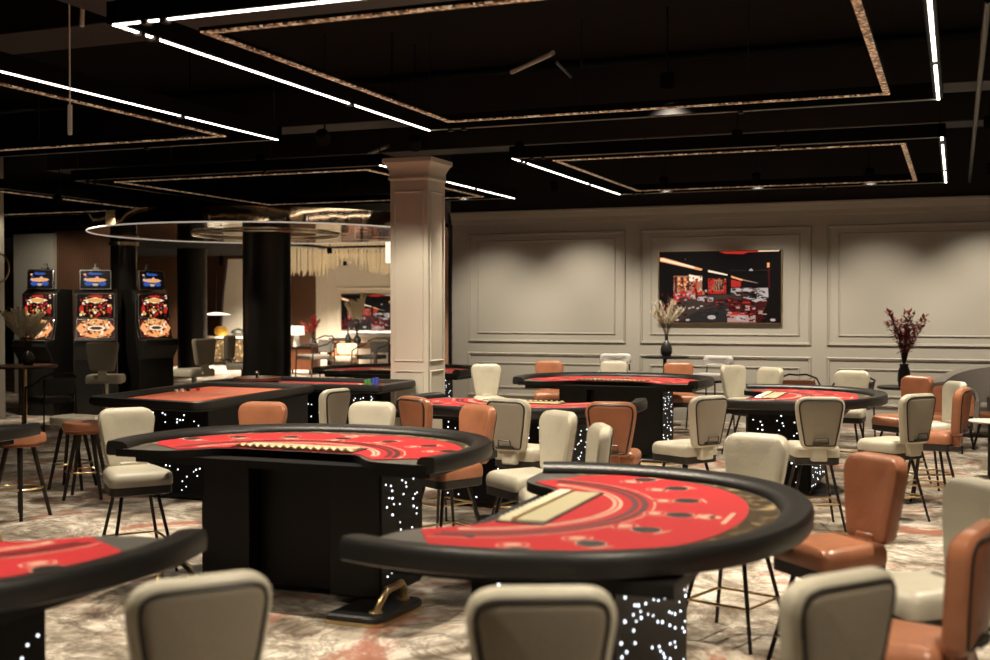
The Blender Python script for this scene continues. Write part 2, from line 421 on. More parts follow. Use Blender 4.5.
# ================================================================== CHAIRS
def make_chair(kind, name='gaming_chair'):
    lm = 'cream' if kind == 'cream' else 'tan'; pm = 'taupe' if kind == 'cream' else 'tan_dark'
    t = empty(name)
    seat = round_poly([(-.175, -.20), (.175, -.20), (.215, .20), (-.215, .20)], [.05, .05, .07, .07], 6)
    mb = MB()
    cushion(mb, seat, [(0.02, .572), (0.004, .58), (0, .60), (0, .635), (.006, .655), (.022, .672), (.045, .680)],
            lambda x, y, h: (x, y, h - (0.02 * max(0, y - .10) / .1) ** 1.0 * (1 if h > .6 else 0) * .6))
    mb.build('seat', lm, t)
    mb = MB(); cushion(mb, inset(seat, .006), [(0.03, .515), (0, .525), (0, .578)], lambda x, y, h: (x, y, h)); mb.build('seat_base', 'base_dark', t)
    # backrest
    back = round_poly([(-.134, .655), (.134, .655), (.172, .86), (.200, 1.052), (-.200, 1.052), (-.172, .86)], [.05, .05, .4, .085, .085, .4], 8)
    def bf(x, z, h): return (x, -.205 - h + .9 * x * x - (z - .665) * .13, z + max(0, z - .9) / .152 * .014 * (1 - (x / .2) ** 2))
    mb = MB(); cushion(mb, back, [(.035, 0), (.012, .006), (0, .022), (0, .062), (.010, .074), (.020, .078)], bf); mb.build('backrest', lm, t)
    bp = inset(back, .030)
    mb = MB(); cushion(mb, bp, [(0, .074), (0, .081), (.010, .087), (.02, .088)], bf); o = mb.build('back_panel', pm, t)
    o['label'] = 'darker leather panel on the rear of the backrest'
    mb = MB(); ln = [Vector(bf(q.x, q.y, .080)) for q in inset(back, .024)]; ln.append(ln[0]); ln.append(ln[1]); mb.tube(ln, .0065, 6); mb.build('piping', 'piping', t)
    mb = MB(); mb.box(-.062, .062, -.262, -.195, .555, .70); mb.build('back_bracket', lm, t, bevel=.012)
    mb = MB(); mb.tube([(-.05, -.275, .69), (-.055, -.318, .70), (-.05, -.325, .745), (.05, -.325, .745), (.055, -.318, .70), (.05, -.275, .69)], .006, 6)
    mb.box(-.06, .06, -.308, -.285, .682, .70); mb.build('handle', 'steel', t)
    for sx in (-1, 1):
        for sy in (-1, 1):
            mb = MB(); mb.tube([(sx * .115, sy * .11, .52), (sx * .215, sy * .215, .0)], .013, 8, .010); mb.build('leg', 'leg', t)
    mb = MB(); z = .21; e = .115 + (.215 - .115) * (1 - z / .52)
    P = [(-e, -e + .0, z), (e, -e, z), (e, e, z), (-e, e, z)]
    for i in range(4): mb.tube([P[i], P[(i + 1) % 4]], .0085, 8)
    mb.build('footrest', 'brass', t)
    return t

proto = {}
def chair(kind, bx, by, ang, label, group='high-backed gaming chairs'):
    """bx, by: the top of the backrest; ang: heading of the sitter in degrees, 90 = towards +y"""
    a = math.radians(ang); f = Vector((math.cos(a), math.sin(a)))
    if kind in proto: t = copy_tree(proto[kind])
    else: t = proto[kind] = make_chair(kind)
    t.location = (bx + f.x * .28, by + f.y * .28, 0); t.rotation_euler = (0, 0, a - PI / 2)
    tag(t, label, 'chair', group)
    return t

CH = [
 ('cream', -0.95, 2.72, 114, 'cream leather chair at the bottom centre, its back under the nearest table'),
 ('cream', -0.27, 3.16, 142, 'cream chair from behind in the bottom right foreground, turned slightly left'),
 ('cream', -1.80, 2.51, 142, 'cream chair from behind in the bottom left foreground'),
 ('tan', -0.34, 5.78, 225, 'large tan leather chair facing left at the right end of the nearest table'),
 ('cream', -1.01, 6.48, 252, 'cream chair behind the right half of the nearest table, its front showing'),
 ('cream', -1.95, 6.66, 208, 'narrow edge-on cream backrest just behind the middle of the nearest table'),
 ('cream', -2.46, 7.42, 232, 'cream leather chair facing left, between two tan chairs in the middle'),
 ('tan', -3.15, 7.68, 238, 'tan chair with glossy seat at the right end of the chip tray table'),
 ('cream', -3.18, 8.30, 80, 'cream chair from behind, half hidden by the tan chair with the glossy seat'),
 ('tan', -2.36, 8.29, 102, 'tan chair seen from behind at the middle table, right of the cream one'),
 ('tan', -3.93, 8.22, 62, 'tan backrest with dark piping behind a cream backrest near the white column'),
 ('cream', -3.98, 7.65, 268, 'cream backrest rising behind the chip tray table, below the white column'),
 ('cream', -4.92, 8.78, 172, 'cream chair turned sideways beside the far roulette table, dark piping showing'),
 ('tan', -4.73, 7.36, 277, 'tan backrest rising behind the left half of the chip tray table'),
 ('cream', -5.33, 6.56, 322, 'cream chair with thin legs at the left end of the chip tray table'),
 ('cream', -5.40, 13.36, 300, 'cream leather chair standing just right of the white column'),
 ('tan', -4.98, 14.55, 290, 'tan chair at the left end of the far table, near the wall'),
 ('cream', -4.14, 14.73, 270, 'cream backrest behind the middle of the far table by the wall'),
 ('tan', -3.31, 14.76, 290, 'tan chair behind the right end of the far table, below the screen'),
 ('cream', -2.53, 14.22, 322, 'cream chair facing right, between the far table and the right-hand table'),
 ('cream', -2.00, 13.80, 235, 'small cream backrest behind the dealer corner of the right-hand table'),
 ('cream', -1.07, 13.45, 262, 'cream chair behind the round end of the right-hand table'),
 ('tan', -0.36, 12.61, 232, 'tan chair facing left beside the round end of the right-hand table'),
 ('cream', -0.28, 9.98, 142, 'cream chair from behind facing left, right of the one seen squarely from behind'),
 ('tan', 0.06, 10.86, 168, 'tan chair side-on with dark back near the right edge'),
 ('cream', 0.00, 11.78, 205, 'cream backrest just behind the side-on tan chair near the right edge'),
 ('cream', -0.98, 9.35, 108, 'cream chair seen squarely from behind in front of the right-hand table'),
 ('cream', -1.80, 9.15, 145, 'cream chair from behind facing left, left of the right-hand table base'),
 ('cream', 0.10, 5.06, 218, 'cream chair facing left at the right edge, behind the nearest tan chair'),
 ('tan', 0.07, 4.02, 166, 'tan chair with glossy seat cut off by the lower right edge'),
]
for c in CH: chair(*c)

# ------------------------------------------------------------------ round stools
def make_stool(kind):
    t = empty('round_stool')
    MB().lathe([(.14, .62), (.195, .622), (.208, .635), (.208, .685), (.198, .700), (.15, .706), (.001, .708)], 32).build('seat', 'tan' if kind == 'tan' else 'cream', t)
    MB().lathe([(.12, .595), (.185, .60), (.185, .622), (.12, .624)], 32).build('seat_base', 'tan_dark' if kind == 'tan' else 'taupe', t)
    for k in range(4):
        a = PI / 4 + k * PI / 2
        MB().tube([(.10 * math.cos(a), .10 * math.sin(a), .6), (.235 * math.cos(a), .235 * math.sin(a), 0)], .021, 8, .015).build('leg', 'leg', t)
    r = .10 + .135 * (1 - .25 / .6)
    mb = MB(); mb.tube([(r * math.cos(a), r * math.sin(a), .25) for a in [2 * PI * k / 32 for k in range(33)]], .009, 6); mb.build('footring', 'brass', t)
    return t
s1 = make_stool('tan'); s1.location = (-7.28, 7.62, 0); tag(s1, 'tan round stool at the left edge in front of the others', 'stool', 'round stools')
s2 = copy_tree(s1); s2.location = (-7.47, 8.64, 0); s2.rotation_euler.z = .5; tag(s2, 'tan round stool touching the left side of the cream chair', 'stool', 'round stools')
s3 = make_stool('cream'); s3.location = (-8.0, 9.06, 0); s3.rotation_euler.z = .3; tag(s3, 'cream topped round stool between the two tan stools', 'stool', 'round stools')

# ================================================================== BLACKJACK TABLES
HALF = [(1.10, 0), (1.15, .18), (1.17, .42), (1.14, .70), (1.04, .98), (.85, 1.22), (.60, 1.38), (.30, 1.475), (0, 1.50)]
def mirror_path(half): return [(-x, y) for x, y in half[:-1]] + [half[-1]] + [(x, y) for x, y in reversed(half[:-1])]
CUT = [(1.00, .02), (.80, .03), (.68, .06), (.58, .15), (.50, .25), (.40, .29), (.2, .30), (0, .30)]
TIN = [(1.02, .20), (1.035, .42), (1.00, .66), (.91, .90), (.76, 1.10), (.52, 1.255), (.26, 1.335), (0, 1.355)]
FIN = [(.93, .27), (1.02, .42), (.985, .62), (.89, .84), (.73, 1.02), (.50, 1.15), (.25, 1.215), (0, 1.235)]

def flat_disc(mb, x, y, z, rx, ry, ang, mi, n=20, x0=-1, x1=1):
    pts = []
    for k in range(n):
        a = 2 * PI * k / n; u = rx * math.cos(a); v = ry * math.sin(a)
        pts.append((x + u * math.cos(ang) - v * math.sin(ang), y + u * math.sin(ang) + v * math.cos(ang), z))
    mb.face(pts, mi)
def arc_band(mb, r0, r1, a0, a1, z, mi, n=32, sy=.92, cy=.0):
    for k in range(n):
        q = []
        for r, kk in ((r0, k), (r1, k), (r1, k + 1), (r0, k + 1)):
            a = a0 + (a1 - a0) * kk / n
            q.append((r * math.cos(a), cy + sy * r * math.sin(a), z))
        mb.face(q, mi)

def star_panel(name, w, h, seed, fn, parent, cols=None, dens=165, r0=.0070):
    rnd = random.Random(seed); mb = MB(); mb.mi = 0
    q = [fn(0, 0, 0), fn(w, 0, 0), fn(w, h, 0), fn(0, h, 0)]; q2 = [fn(0, 0, .012), fn(w, 0, .012), fn(w, h, .012), fn(0, h, .012)]
    mb.rings([q, q2])
    n = max(2, round(w / .20)); cw = w / n; pts = []
    for c in range(n):
        tries = 0; k = 0
        while k < dens * cw * .68 * h and tries < 900:
            tries += 1
            x = c * cw + cw * .16 + rnd.random() * cw * .68; y = .02 + rnd.random() * (h - .04)
            if all((x - a) ** 2 + (y - b) ** 2 > .027 ** 2 for a, b in pts): pts.append((x, y)); k += 1
    for x, y in pts:
        r = r0 * (.75 + .5 * rnd.random())
        a = [mb.bm.verts.new(fn(x + r * math.cos(PI * j / 3), y + r * math.sin(PI * j / 3), .0125)) for j in range(6)]
        b = [mb.bm.verts.new(fn(x + .6 * r * math.cos(PI * j / 3), y + .6 * r * math.sin(PI * j / 3), .0125 + r * .7)) for j in range(6)]
        for j in range(6):
            f = mb.bm.faces.new((a[j], a[(j + 1) % 6], b[(j + 1) % 6], b[j])); f.material_index = 1
        f = mb.bm.faces.new(b); f.material_index = 1
    return mb.build(name, ['star_black', 'dot'], parent)

def build_rail(path, parent, wd=.135, zb=.853, zt=.940, name='padded_rail'):
    """padded arm rail: outer edge follows path; rounded section, closed ends"""
    P = catmull(path, 6); mb = MB(); rs = []
    sec = [(0.0, .30), (0.0, .62), (.035, .88), (.10, 1.0), (.45, 1.0), (.78, .93), (.95, .72), (1.0, .5), (1.0, .12), (.92, 0), (.12, 0), (.02, .08)]
    for i, p in enumerate(P):
        d = (P[min(i + 1, len(P) - 1)] - P[max(i - 1, 0)]).normalized(); nn = Vector((d.y, -d.x))   # to the inside for a clockwise path
        rs.append([(p.x + nn.x * wd * a, p.y + nn.y * wd * a, zb + (zt - zb) * b) for a, b in sec])
    mb.rings(rs); return mb.build(name, 'rail', parent)

def make_table(seed, felt='felt'):
    t = empty('blackjack_table')
    # pedestal
    mb = MB()
    mb.box(-.61, -.28, .30, .50, .06, .845); mb.build('pedestal', 'pedestal', t, bevel=.004)
    MB().box(.28, .61, .30, .50, .06, .845).build('pedestal', 'pedestal', t, bevel=.004)
    MB().box(-.279, .279, .44, .50, .05, .845).build('centre_panel', 'pedestal', t)
    MB().box(-.61, .61, .501, .86, .05, .845).build('pedestal_core', 'pedestal', t)
    mb = MB(); mb.box(-1.0, 1.0, .15, 1.18, .80, .846); mb.build('table_frame', 'pedestal', t)
    star_panel('starlight_panel', 1.22, .76, seed, lambda x, y, h: (-.61 + x, .861 + h, .07 + y), t)
    star_panel('starlight_panel', .55, .76, seed + 1, lambda x, y, h: (-.611 - h, .305 + x, .07 + y), t, dens=150)
    star_panel('starlight_panel', .55, .76, seed + 2, lambda x, y, h: (.611 + h, .305 + x, .07 + y), t, dens=150)
    # foot plates with brass trim and foot rails
    for sx in (-1, 1):
        fp = round_poly([(sx * .46, -.08), (sx * .80, -.08), (sx * .84, .45), (sx * .50, .45)], [.02, .08, .08, .02], 5)
        mb = MB(); cushion(mb, fp, [(0, .006), (0, .045), (.012, .055)], lambda x, y, h: (x, y, h)); pl = mb.build('foot_plate', 'satin_black', t)
        mb = MB(); cushion(mb, inset(fp, -.006), [(0, 0), (0, .018), (.01, .022)], lambda x, y, h: (x, y, h)); mb.build('brass_trim', 'brass', pl)
        mb = MB(); x = sx * .73
        mb.tube([(x, .02, .055), (x + sx * .02, .04, .12), (x + sx * .03, .09, .17), (x + sx * .03, .28, .17), (x + sx * .02, .34, .12), (x, .36, .055)], .022, 10)
        mb.lathe([(.04, .055), (.04, .065), (.03, .07)], 16, (x, .02)); mb.lathe([(.04, .055), (.04, .065), (.03, .07)], 16, (x, .36))
        mb.build('foot_rail', 'brass', t)
    # board
    oc = catmull(HALF, 4); inner = []
    full = mirror_path(HALF)
    P = catmull(full, 4)
    for i, p in enumerate(P):
        d = (P[min(i + 1, len(P) - 1)] - P[max(i - 1, 0)]).normalized(); nn = Vector((d.y, -d.x)); inner.append(p + nn * .06)
    cut = catmull(CUT, 3)
    dealer = [Vector((c.x, c.y)) for c in cut] + [Vector((-c.x, c.y)) for c in reversed(cut[:-1])]   # right corner -> centre -> left corner
    poly = inner + dealer                   # left -> far -> right, then the dealer edge from right back to left
    mb = MB(); mb.rings([[(p.x, p.y, z) for p in poly] for z in (.846, .893)]); o = mb.build('board', ['board', 'pedestal'], t)
    for f in o.data.polygons: f.material_index = 0 if f.normal.z > .5 else 1
    # printed border ring between felt and rail
    a = catmull(mirror_path([(x, y) for x, y in TIN]), 5); b = catmull(mirror_path([(x, y) for x, y in FIN]), 5)
    mb = MB(); L = len(a)
    for i in range(L - 1):
        mb.face([(a[i].x, a[i].y, .8952), (a[i + 1].x, a[i + 1].y, .8952), (b[i + 1].x, b[i + 1].y, .8952), (b[i].x, b[i].y, .8952)])
    mb.build('border_ring', 'track', t)
    # felt with its print
    fe = [Vector(p) for p in b]
    dl = [(.66, .11), (.585, .185), (.51, .27), (.41, .31), (0, .32)]
    dl = [Vector(p) for p in dl] + [Vector((-p[0], p[1])) for p in reversed(dl[:-1])]
    mb = MB(); mb.rings([[(p.x, p.y, z) for p in fe + dl] for z in (.8935, .898)])
    Z1 = .8988; Z2 = .8994
    arc_band(mb, .595, .640, .22, PI - .22, Z1, 1, cy=.12); arc_band(mb, .685, .715, .14, PI - .14, Z1, 2, cy=.12); arc_band(mb, .730, .760, .12, PI - .12, Z1, 2, cy=.12); arc_band(mb, .785, .793, .10, PI - .10, Z1, 1, cy=.12)
    arc_band(mb, .612, .622, .3, PI - .3, Z2, 0, cy=.12)
    for x, y in ((-.82, .55), (-.62, .73), (-.32, .83), (0, .87), (.32, .83), (.62, .73), (.82, .55)):
        an = math.atan2(y - .1, x)
        ax, ay = math.cos(an), math.sin(an)
        flat_disc(mb, x, y, Z1, .050, .062, an, 1); flat_disc(mb, x, y, Z2, .043, .055, an, 0)
        flat_disc(mb, x + .0, y, Z2 + .0004, .026, .034, an, 1)
        flat_disc(mb, x + ax * .105, y + ay * .105, Z1, .062, .060, an, 1); flat_disc(mb, x + ax * .105, y + ay * .105, Z2, .056, .055, an, 3)
        arc_band_c = [(x + ax * .175 - ay * s * .07, y + ay * .175 + ax * s * .07) for s in (-1, 1)]
        flat_disc(mb, x + ax * .18, y + ay * .18, Z1, .006, .06, an, 1)
    # emblem and caption near the border
    flat_disc(mb, -.0, 1.09, Z1, .050, .035, 0, 1); flat_disc(mb, -.0, 1.12, Z1, .030, .030, 0, 1); mb.face([(-.13, 1.165, Z1), (.13, 1.165, Z1), (.13, 1.185, Z1), (-.13, 1.185, Z1)], 1)
    mb.build('felt', [felt, 'print_cream', 'print_dark', 'print_black'], t)
    # chip tray
    tr = empty('chip_tray'); tr.parent = t
    MB().box(-.42, .42, .325, .53, .896, .903).build('tray_frame', 'steel', tr)
    mb = MB(); mb.box(-.38, .38, .40, .52, .903, .908); mb.build('tray_cover', 'tray_cream', tr)
    mb = MB(); sec = [(-.40, .903)]; nk = 15; wk = .792 / nk
    for k in range(nk):
        for q in range(6): sec.append((-.396 + k * wk + wk * q / 6, .905 + .013 * math.sin(PI * q / 6)))
    sec += [(.40, .905), (.40, .903)]
    mb.rings([[(a, y, b) for a, b in sec] for y in (.332, .385)]); mb.build('chip_row', 'tray_cream', tr)
    mb = MB(); mb.box(-.41, .41, .388, .394, .903, .915); mb.build('tray_lip', 'brass', tr)
    build_rail(full, t)
    return t

T = {}
spec = [
 ('front', (-2.03, 4.74), -90, 'nearest red felt blackjack table in the centre foreground, its long side to the viewer'),
 ('left', (-3.66, 3.60), 180, 'blackjack table cut off by the lower left corner'),
 ('tray', (-3.72, 5.75), 0, 'blackjack table left of centre showing its black dealer side and a row of chips'),
 ('mid', (-3.64, 10.30), 180, 'blackjack table in the middle with chairs in front of its starlit base'),
 ('far', (-3.76, 12.87), 0, 'far blackjack table below the wall panels, its dark dealer side to the viewer'),
 ('right', (-2.10, 11.55), -90, 'blackjack table on the right below the wall, starlit base between cream chairs'),
 ('edge', (-7.12, 6.50), 180, 'blackjack table entering from the left edge near the tan round stool'),
 ('rear', (-7.12, 14.0), 0, 'dark rimmed table far back, left of the white column'),
]
first = None
for i, (k, (x, y), rz, lab) in enumerate(spec):
    t = make_table(11) if first is None else copy_tree(first)
    first = first or t
    t.location = (x, y, 0); t.rotation_euler = (0, 0, math.radians(rz)); tag(t, lab, 'table', 'blackjack tables'); T[k] = t
T['mid'].scale = (.95, 1, 1)
# one grey chip lying on the nearest felt
p = onZ(470, 536, .899)
mb = MB(); mb.lathe([(.001, .899), (.02, .899), (.0205, .901), (.02, .9035), (.001, .9035)], 24, (p.x, p.y)); tag(mb.build('casino_chip', 'chip_grey' if 'chip_grey' in M else 'steel'), 'single grey chip lying on the nearest red felt', 'chip')

# ------------------------------------------------------------------ roulette tables
def roulette(name, outline, rad, label, felt, seed, ped, star, open_a, open_b):
    t = tag(empty(name), label, 'table', 'roulette tables')
    o = round_poly(outline, rad, 6)
    mb = MB(); cushion(mb, inset(o, .02), [(0.02, .845), (0, .86), (0, .893)], lambda x, y, h: (x, y, h), fill=False); mb.build('board', 'pedestal', t)
    mb = MB(); n = len(o); secs = [(0.0, .872), (0.0, .905), (.008, .93), (.03, .94), (.085, .935), (.105, .915), (.11, .896), (.02, .872)]
    mb.rings([[(q.x, q.y, z) for q in inset(o, d)] for d, z in secs], cap=False)
    mb.build('padded_rail', 'rail', t)
    mb = MB(); cushion(mb, round_poly(inset([Vector(q) for q in outline], .225), .03, 4), [(0, .8935), (0, .898)], lambda x, y, h: (x, y, h), fill=False); mb.build('felt', felt, t)
    x0, x1, y0, y1 = ped
    MB().box(x0, x1, y0, y1, .02, .85).build('pedestal', 'pedestal', t, bevel=.004)
    return t
ta = roulette('roulette_table', [(-7.45, 8.62), (-6.05, 8.42), (-6.30, 10.78), (-7.75, 10.78)], [.12, .16, .05, .10],
    'roulette table with orange printed felt left of centre, near end towards the viewer', 'felt_orange', 3, (-7.20, -6.28, 8.86, 10.6), None, None, None)
star_panel('starlight_panel', .92, .76, 71, lambda x, y, h: (-7.20 + x, 8.858 - h, .06 + y), ta)
star_panel('starlight_panel', 1.5, .76, 73, lambda x, y, h: (-7.202 - h, 8.98 + x, .06 + y), ta)
tb = roulette('roulette_table', [(-7.85, 10.86), (-5.62, 10.95), (-5.66, 12.0), (-7.85, 12.0)], [.10, .08, .15, .15],
    'roulette table with stacks of coloured chips just left of the white column', 'felt', 4, (-7.3, -6.1, 11.15, 11.75), None, None, None)
star_panel('starlight_panel', 1.2, .70, 75, lambda x, y, h: (-7.3 + x, 11.148 - h, .10 + y), tb, dens=160)
star_panel('starlight_panel', .6, .70, 76, lambda x, y, h: (-6.098 + h, 11.15 + x, .10 + y), tb, dens=160)
# layout grids on the roulette felts
mb = MB()
for i in range(4): mb.box(-7.12 + i * .17, -7.10 + i * .17, 9.15, 10.5, .8982, .8990)
for j in range(10): mb.box(-7.12, -6.60, 9.15 + j * .15, 9.168 + j * .15, .8982, .8990)
mb.build('betting_grid', 'print_cream', ta)
mb = MB()
for i in range(4): mb.box(-7.5, -6.1, 11.2 + i * .16, 11.207 + i * .16, .8982, .8990)
for j in range(10): mb.box(-7.5 + j * .155, -7.493 + j * .155, 11.2, 11.68, .8982, .8990)
mb.build('betting_grid', 'print_cream', tb)
# wheel of the near roulette table
wh = empty('wheel'); wh.parent = tb
wh.location = (-7.45, 11.45, .898)
MB().lathe([(.001, 0), (.23, .002), (.27, .03), (.27, .06), (.25, .065), (.20, .03), (.08, .035), (.001, .06)], 32).build('bowl', 'brown_wood', wh)
MB().lathe([(.001, .05), (.02, .055), (.015, .10), (.03, .115), (.02, .13), (.001, .135)], 12).build('turret', 'chrome', wh)
# chip stacks
rnd = random.Random(5)
def chip_stack(x, y, n, col, label, group):
    mb = MB(); h = .0036 * n
    pr_ = []
    for k in range(n): pr_ += [(.0195, .8995 + k * .0036 + .0002), (.0195, .8995 + (k + 1) * .0036 - .0006)]
    mb.lathe([(.001, .8992)] + pr_ + [(.001, .8995 + h)], 20, (x, y))
    return tag(mb.build('chip_stack', 'chip_' + col), label, 'chips', group)
for px, n, col, lab in ((342, 6, 'pale', 'low pale chip stack, leftmost on the table beside the column'), (347, 8, 'red', 'red chip stack between pale and black ones'),
                        (353, 7, 'dark', 'black chip stack, middle of the row'), (360, 9, 'pale', 'pale chip stack left of the green ones'),
                        (366, 22, 'green', 'taller green chip stack, the left of the pair'), (369, 24, 'green', 'taller green chip stack, the right of the pair'),
                        (373.4, 28, 'blue', 'tall blue chip stack, the left of the pair'), (377, 30, 'blue', 'tallest blue chip stack by the rail'), (380.5, 12, 'red', 'red chip stack nearest the column')):
    p = onY(px, 384, 11.17); chip_stack(p.x, 11.17, n, col, lab, 'chip stacks on the far roulette table')
for px, py, n, col, lab in ((176, 392.5, 9, 'pale', 'white chip pile in the middle of the near roulette felt'), (182, 392, 9, 'pale', 'white chip pile just right of the other white one'),
                        (188, 391, 12, 'dark', 'black chip pile beside the white chips'), (198, 390.5, 8, 'red', 'dark red chip pile on the near roulette felt')):
    p = onZ(px, py, .899)
    chip_stack(p.x, p.y, n, col, lab, 'chip piles on the near roulette table')

# ================================================================== CEILING
ZL = 3.40
def led_frame(x0, x1, y0, y1, label, lit=('l', 'r', 'n')):
    t = tag(empty('ceiling_light_frame', ((x0 + x1) / 2, (y0 + y1) / 2, ZL)), label, 'ceiling light', 'square ceiling light frames')
    a = (x1 - x0) / 2; b = (y1 - y0) / 2
    def strip(name, m, s, off, wd, z0, z1):
        mb = MB(); h = wd / 2
        if s in 'lr':
            x = (-a + off) if s == 'l' else (a - off); mb.box(x - h, x + h, -b + off - h, b - off + h, z0, z1)
        else:
            y = (-b + off) if s == 'n' else (b - off); mb.box(-a + off - h, a - off + h, y - h, y + h, z0, z1)
        return mb.build(name, m, t)
    for s in 'lrnf':
        strip('beam', 'beam', s, 0, .07, .012, .14)
        o = strip('led_strip', 'led' if s in lit else 'led_dim', s, 0, .022 if s in lit else .012, .004, .012)
        if s not in lit: o['label'] = 'unlit strip'
        strip('foil_strip', 'foil', s,   .37, .048, 0.008, .018)
        strip('foil_tray', 'beam', s, .37, .060, .018, .04)
    mb = MB()
    for fx in (-a + .02, -a * .33, a * .33, a - .02):
        for fy in (-b + .02, b - .02): mb.tube([(fx, fy, .14), (fx, fy, .90)], .008, 6)
    mb.build('hanger', 'black', t)
    mb = MB()
    for s in (-.90, -.84, .30):
        for fx in (-a, a): mb.box(fx - .03, fx + .03, s * b - .02, s * b + .02, -.012, .02)
        for fy in (-b, b): mb.box(s * a - .02, s * a + .02, fy - .03, fy + .03, -.012, .02)
    mb.build('clamp', 'black', t)
    return t
led_frame(-4.60, -0.15, 5.59, 9.97, 'large square light frame over the nearest tables, three bright sides')
led_frame(-4.60, -0.15, 12.2, 16.6, 'square light frame nearest the panelled wall on the right', lit=('l', 'r'))
led_frame(-10.70, -6.25, 5.59, 9.97, 'square light frame at the upper left with one long bright side', lit=('r',))
led_frame(-10.70, -6.25, 12.2, 16.6, 'square light frame behind the white column', lit=('r',))
led_frame(-16.8, -12.35, 12.2, 16.6, 'dim square light frame at the far left', lit=())

# ducts, beams and unlit tubes above the frames
def duct(x0, x1, y0, y1, z0, z1, label):
    return tag(MB().box(x0, x1, y0, y1, z0, z1).build('air_duct', 'duct', bevel=.01), label, 'duct', 'black air ducts')
duct(-13, 6, 7.0, 7.6, 3.85, 4.2, 'black air duct crossing above the nearest light frame')
duct(-13, 6, 11.5, 12.0, 3.80, 4.2, 'black air duct above the gap between the light frames')
duct(-13, 6, 14.2, 14.7, 3.85, 4.2, 'black air duct nearest the panelled wall')
duct(-5.6, -5.25, -2, 6.9, 3.80, 4.15, 'black air duct running away from the viewer left of the nearest frame')
def bar(name, px, py, qx, qy, z, r, m, label, cat, group=None):
    a = onZ(px, py, z); b = onZ(qx, qy, z)
    return tag(MB().tube([a, b], r, 8).build(name, m), label, cat, group)
bar('tube_lamp', 512, 72, 553, 53, 3.78, .022, 'tube_off', 'unlit grey tube lamp above the near light frame', 'lamp', 'unlit tube lamps')
bar('tube_lamp', 369, 154, 388, 146, 3.70, .022, 'tube_off', 'unlit grey tube lamp above the white column', 'lamp', 'unlit tube lamps')
bar('tube_lamp', 556, 62, 571, 77, 3.95, .014, 'steel', 'short dark tube right of the longer grey one', 'lamp', 'unlit tube lamps')
bar('cable_tray', 988, 0, 969, 185, 3.55, .022, 'steel', 'dark metal cable tray at the right edge of the ceiling', 'tray')
for (px, py, q, lab) in ((82, 0, 27, 'bright ribbed drop pipe at the top left corner'), (70, 105, 135, 'bright ribbed drop pipe below the upper left light strip')):
    a = onY(px, py, 6.8); b = onY(px, q, 6.8)
    if py == 0: a = onY(px + 1, -12, 6.8)
    mb = MB(); n = 14
    for k in range(n):
        p = a + (b - a) * (k / n); p2 = a + (b - a) * ((k + .62) / n)
        mb.tube([p, p2], .017, 8)
    mb.tube([a, b], .012, 8)
    mb.tube([a, (a.x, a.y, 4.3)], .006, 6)
    tag(mb.build('drop_pipe', 'white'), lab, 'pipe', 'ribbed drop pipes')

# ceiling downlights: black cans that carry the light of the room
def can(x, y, z, tx, ty, tz, power, size, blend, label, group, col=WARM, rad=.04):
    t = tag(empty('spotlight', (x, y, z)), label, 'ceiling light', group)
    d = (Vector((tx, ty, tz)) - Vector((x, y, z))).normalized(); q = d.to_track_quat('-Z', 'Y')
    mx = q.to_matrix().to_4x4()
    mb = MB(); mb.lathe([(.001, .12), (.05, .12), (.06, .11), (.06, 0), (.054, 0), (.052, .06), (.001, .062)], 16)
    mb.bm.transform(mx); mb.build('can', 'beam', t)
    MB().tube([(0, 0, .10), (0, 0, 4.3 - z)], .010, 6).build('stem', 'rod_black', t)
    L = bpy.data.lights.new('lamp', 'SPOT'); L.energy = power; L.color = col; L.spot_size = math.radians(size); L.spot_blend = blend; L.shadow_soft_size = rad
    o = bpy.data.objects.new('lamp', L); COL.objects.link(o); o.parent = t; o.rotation_euler = q.to_euler(); o.location = d * .045
    return t
NR = ['first', 'second', 'third', 'fourth', 'fifth', 'sixth']
for j, y in enumerate((2.6, 6.4, 9.8, 13.2)):
    for i, x in enumerate((-4.9, -2.3, 0.3)):
        if (j == 3 and i == 2): pass
        can(x, y, 3.62, x, y + .001, 0, DOWN_P * (.75, 1.0, 1.1, 1.05)[j], 108, .7, 'small black downlight can, %s from the left in the %s row from the viewer' % (NR[i], NR[j]), 'ceiling downlights')
for j, (x, y, pw) in enumerate(((-8.4, 5.6, .7), (-7.0, 9.6, .8), (-8.4, 13.0, .45))):
    can(x, y, 3.62, x, y + .001, 0, DOWN_P * pw, 105, .7, 'small black downlight can over the left-hand tables, %s from the viewer' % NR[j], 'ceiling downlights')
for i, x in enumerate((-7.05, -5.55, -3.9, -2.6, -1.1, 0.4, 1.9)):
    can(x, 16.45, 3.50, x, 18, .70, WASH_P * 1.05, 80, 1.0, 'black wall-washing spotlight, %s from the left along the panelled wall' % (NR + ['seventh'])[i], 'wall washers', col=(1.0, 0.88, 0.72), rad=.06)
can(-4.9, 10.3, 3.3, -5.65, 12.1, 1.3, 170, 52, .6, 'black spotlight aimed at the white column', 'column spotlight')
can(-5.5, 9.6, 3.3, -5.9, 12.1, 1.3, 170, 52, .6, 'black spotlight aimed at the front of the white column', 'column spotlight')

# mirrored disc around the thick black column, with its ring light
t = tag(empty('mirror_disc', (-10.8, 16.9, 2.97)), 'bronze mirrored ceiling disc with a glowing rim around the thick black column', 'ceiling')
MB().lathe([(.42, .02), (2.84, .02), (2.84, .25), (.42, .25)], 96).build('mirror', 'mirror', t)
mb = MB(); mb.tube([(2.86 * math.cos(a), 2.86 * math.sin(a), .02) for a in [2 * PI * k / 96 for k in range(97)]], .011, 8); o = mb.build('ring_light', 'led_soft', t)
mb = MB(); mb.tube([(1.22 * math.cos(a), 1.22 * math.sin(a), .0) for a in [2 * PI * k / 64 for k in range(65)]], .018, 8); mb.build('inner_ring', 'chrome', t)
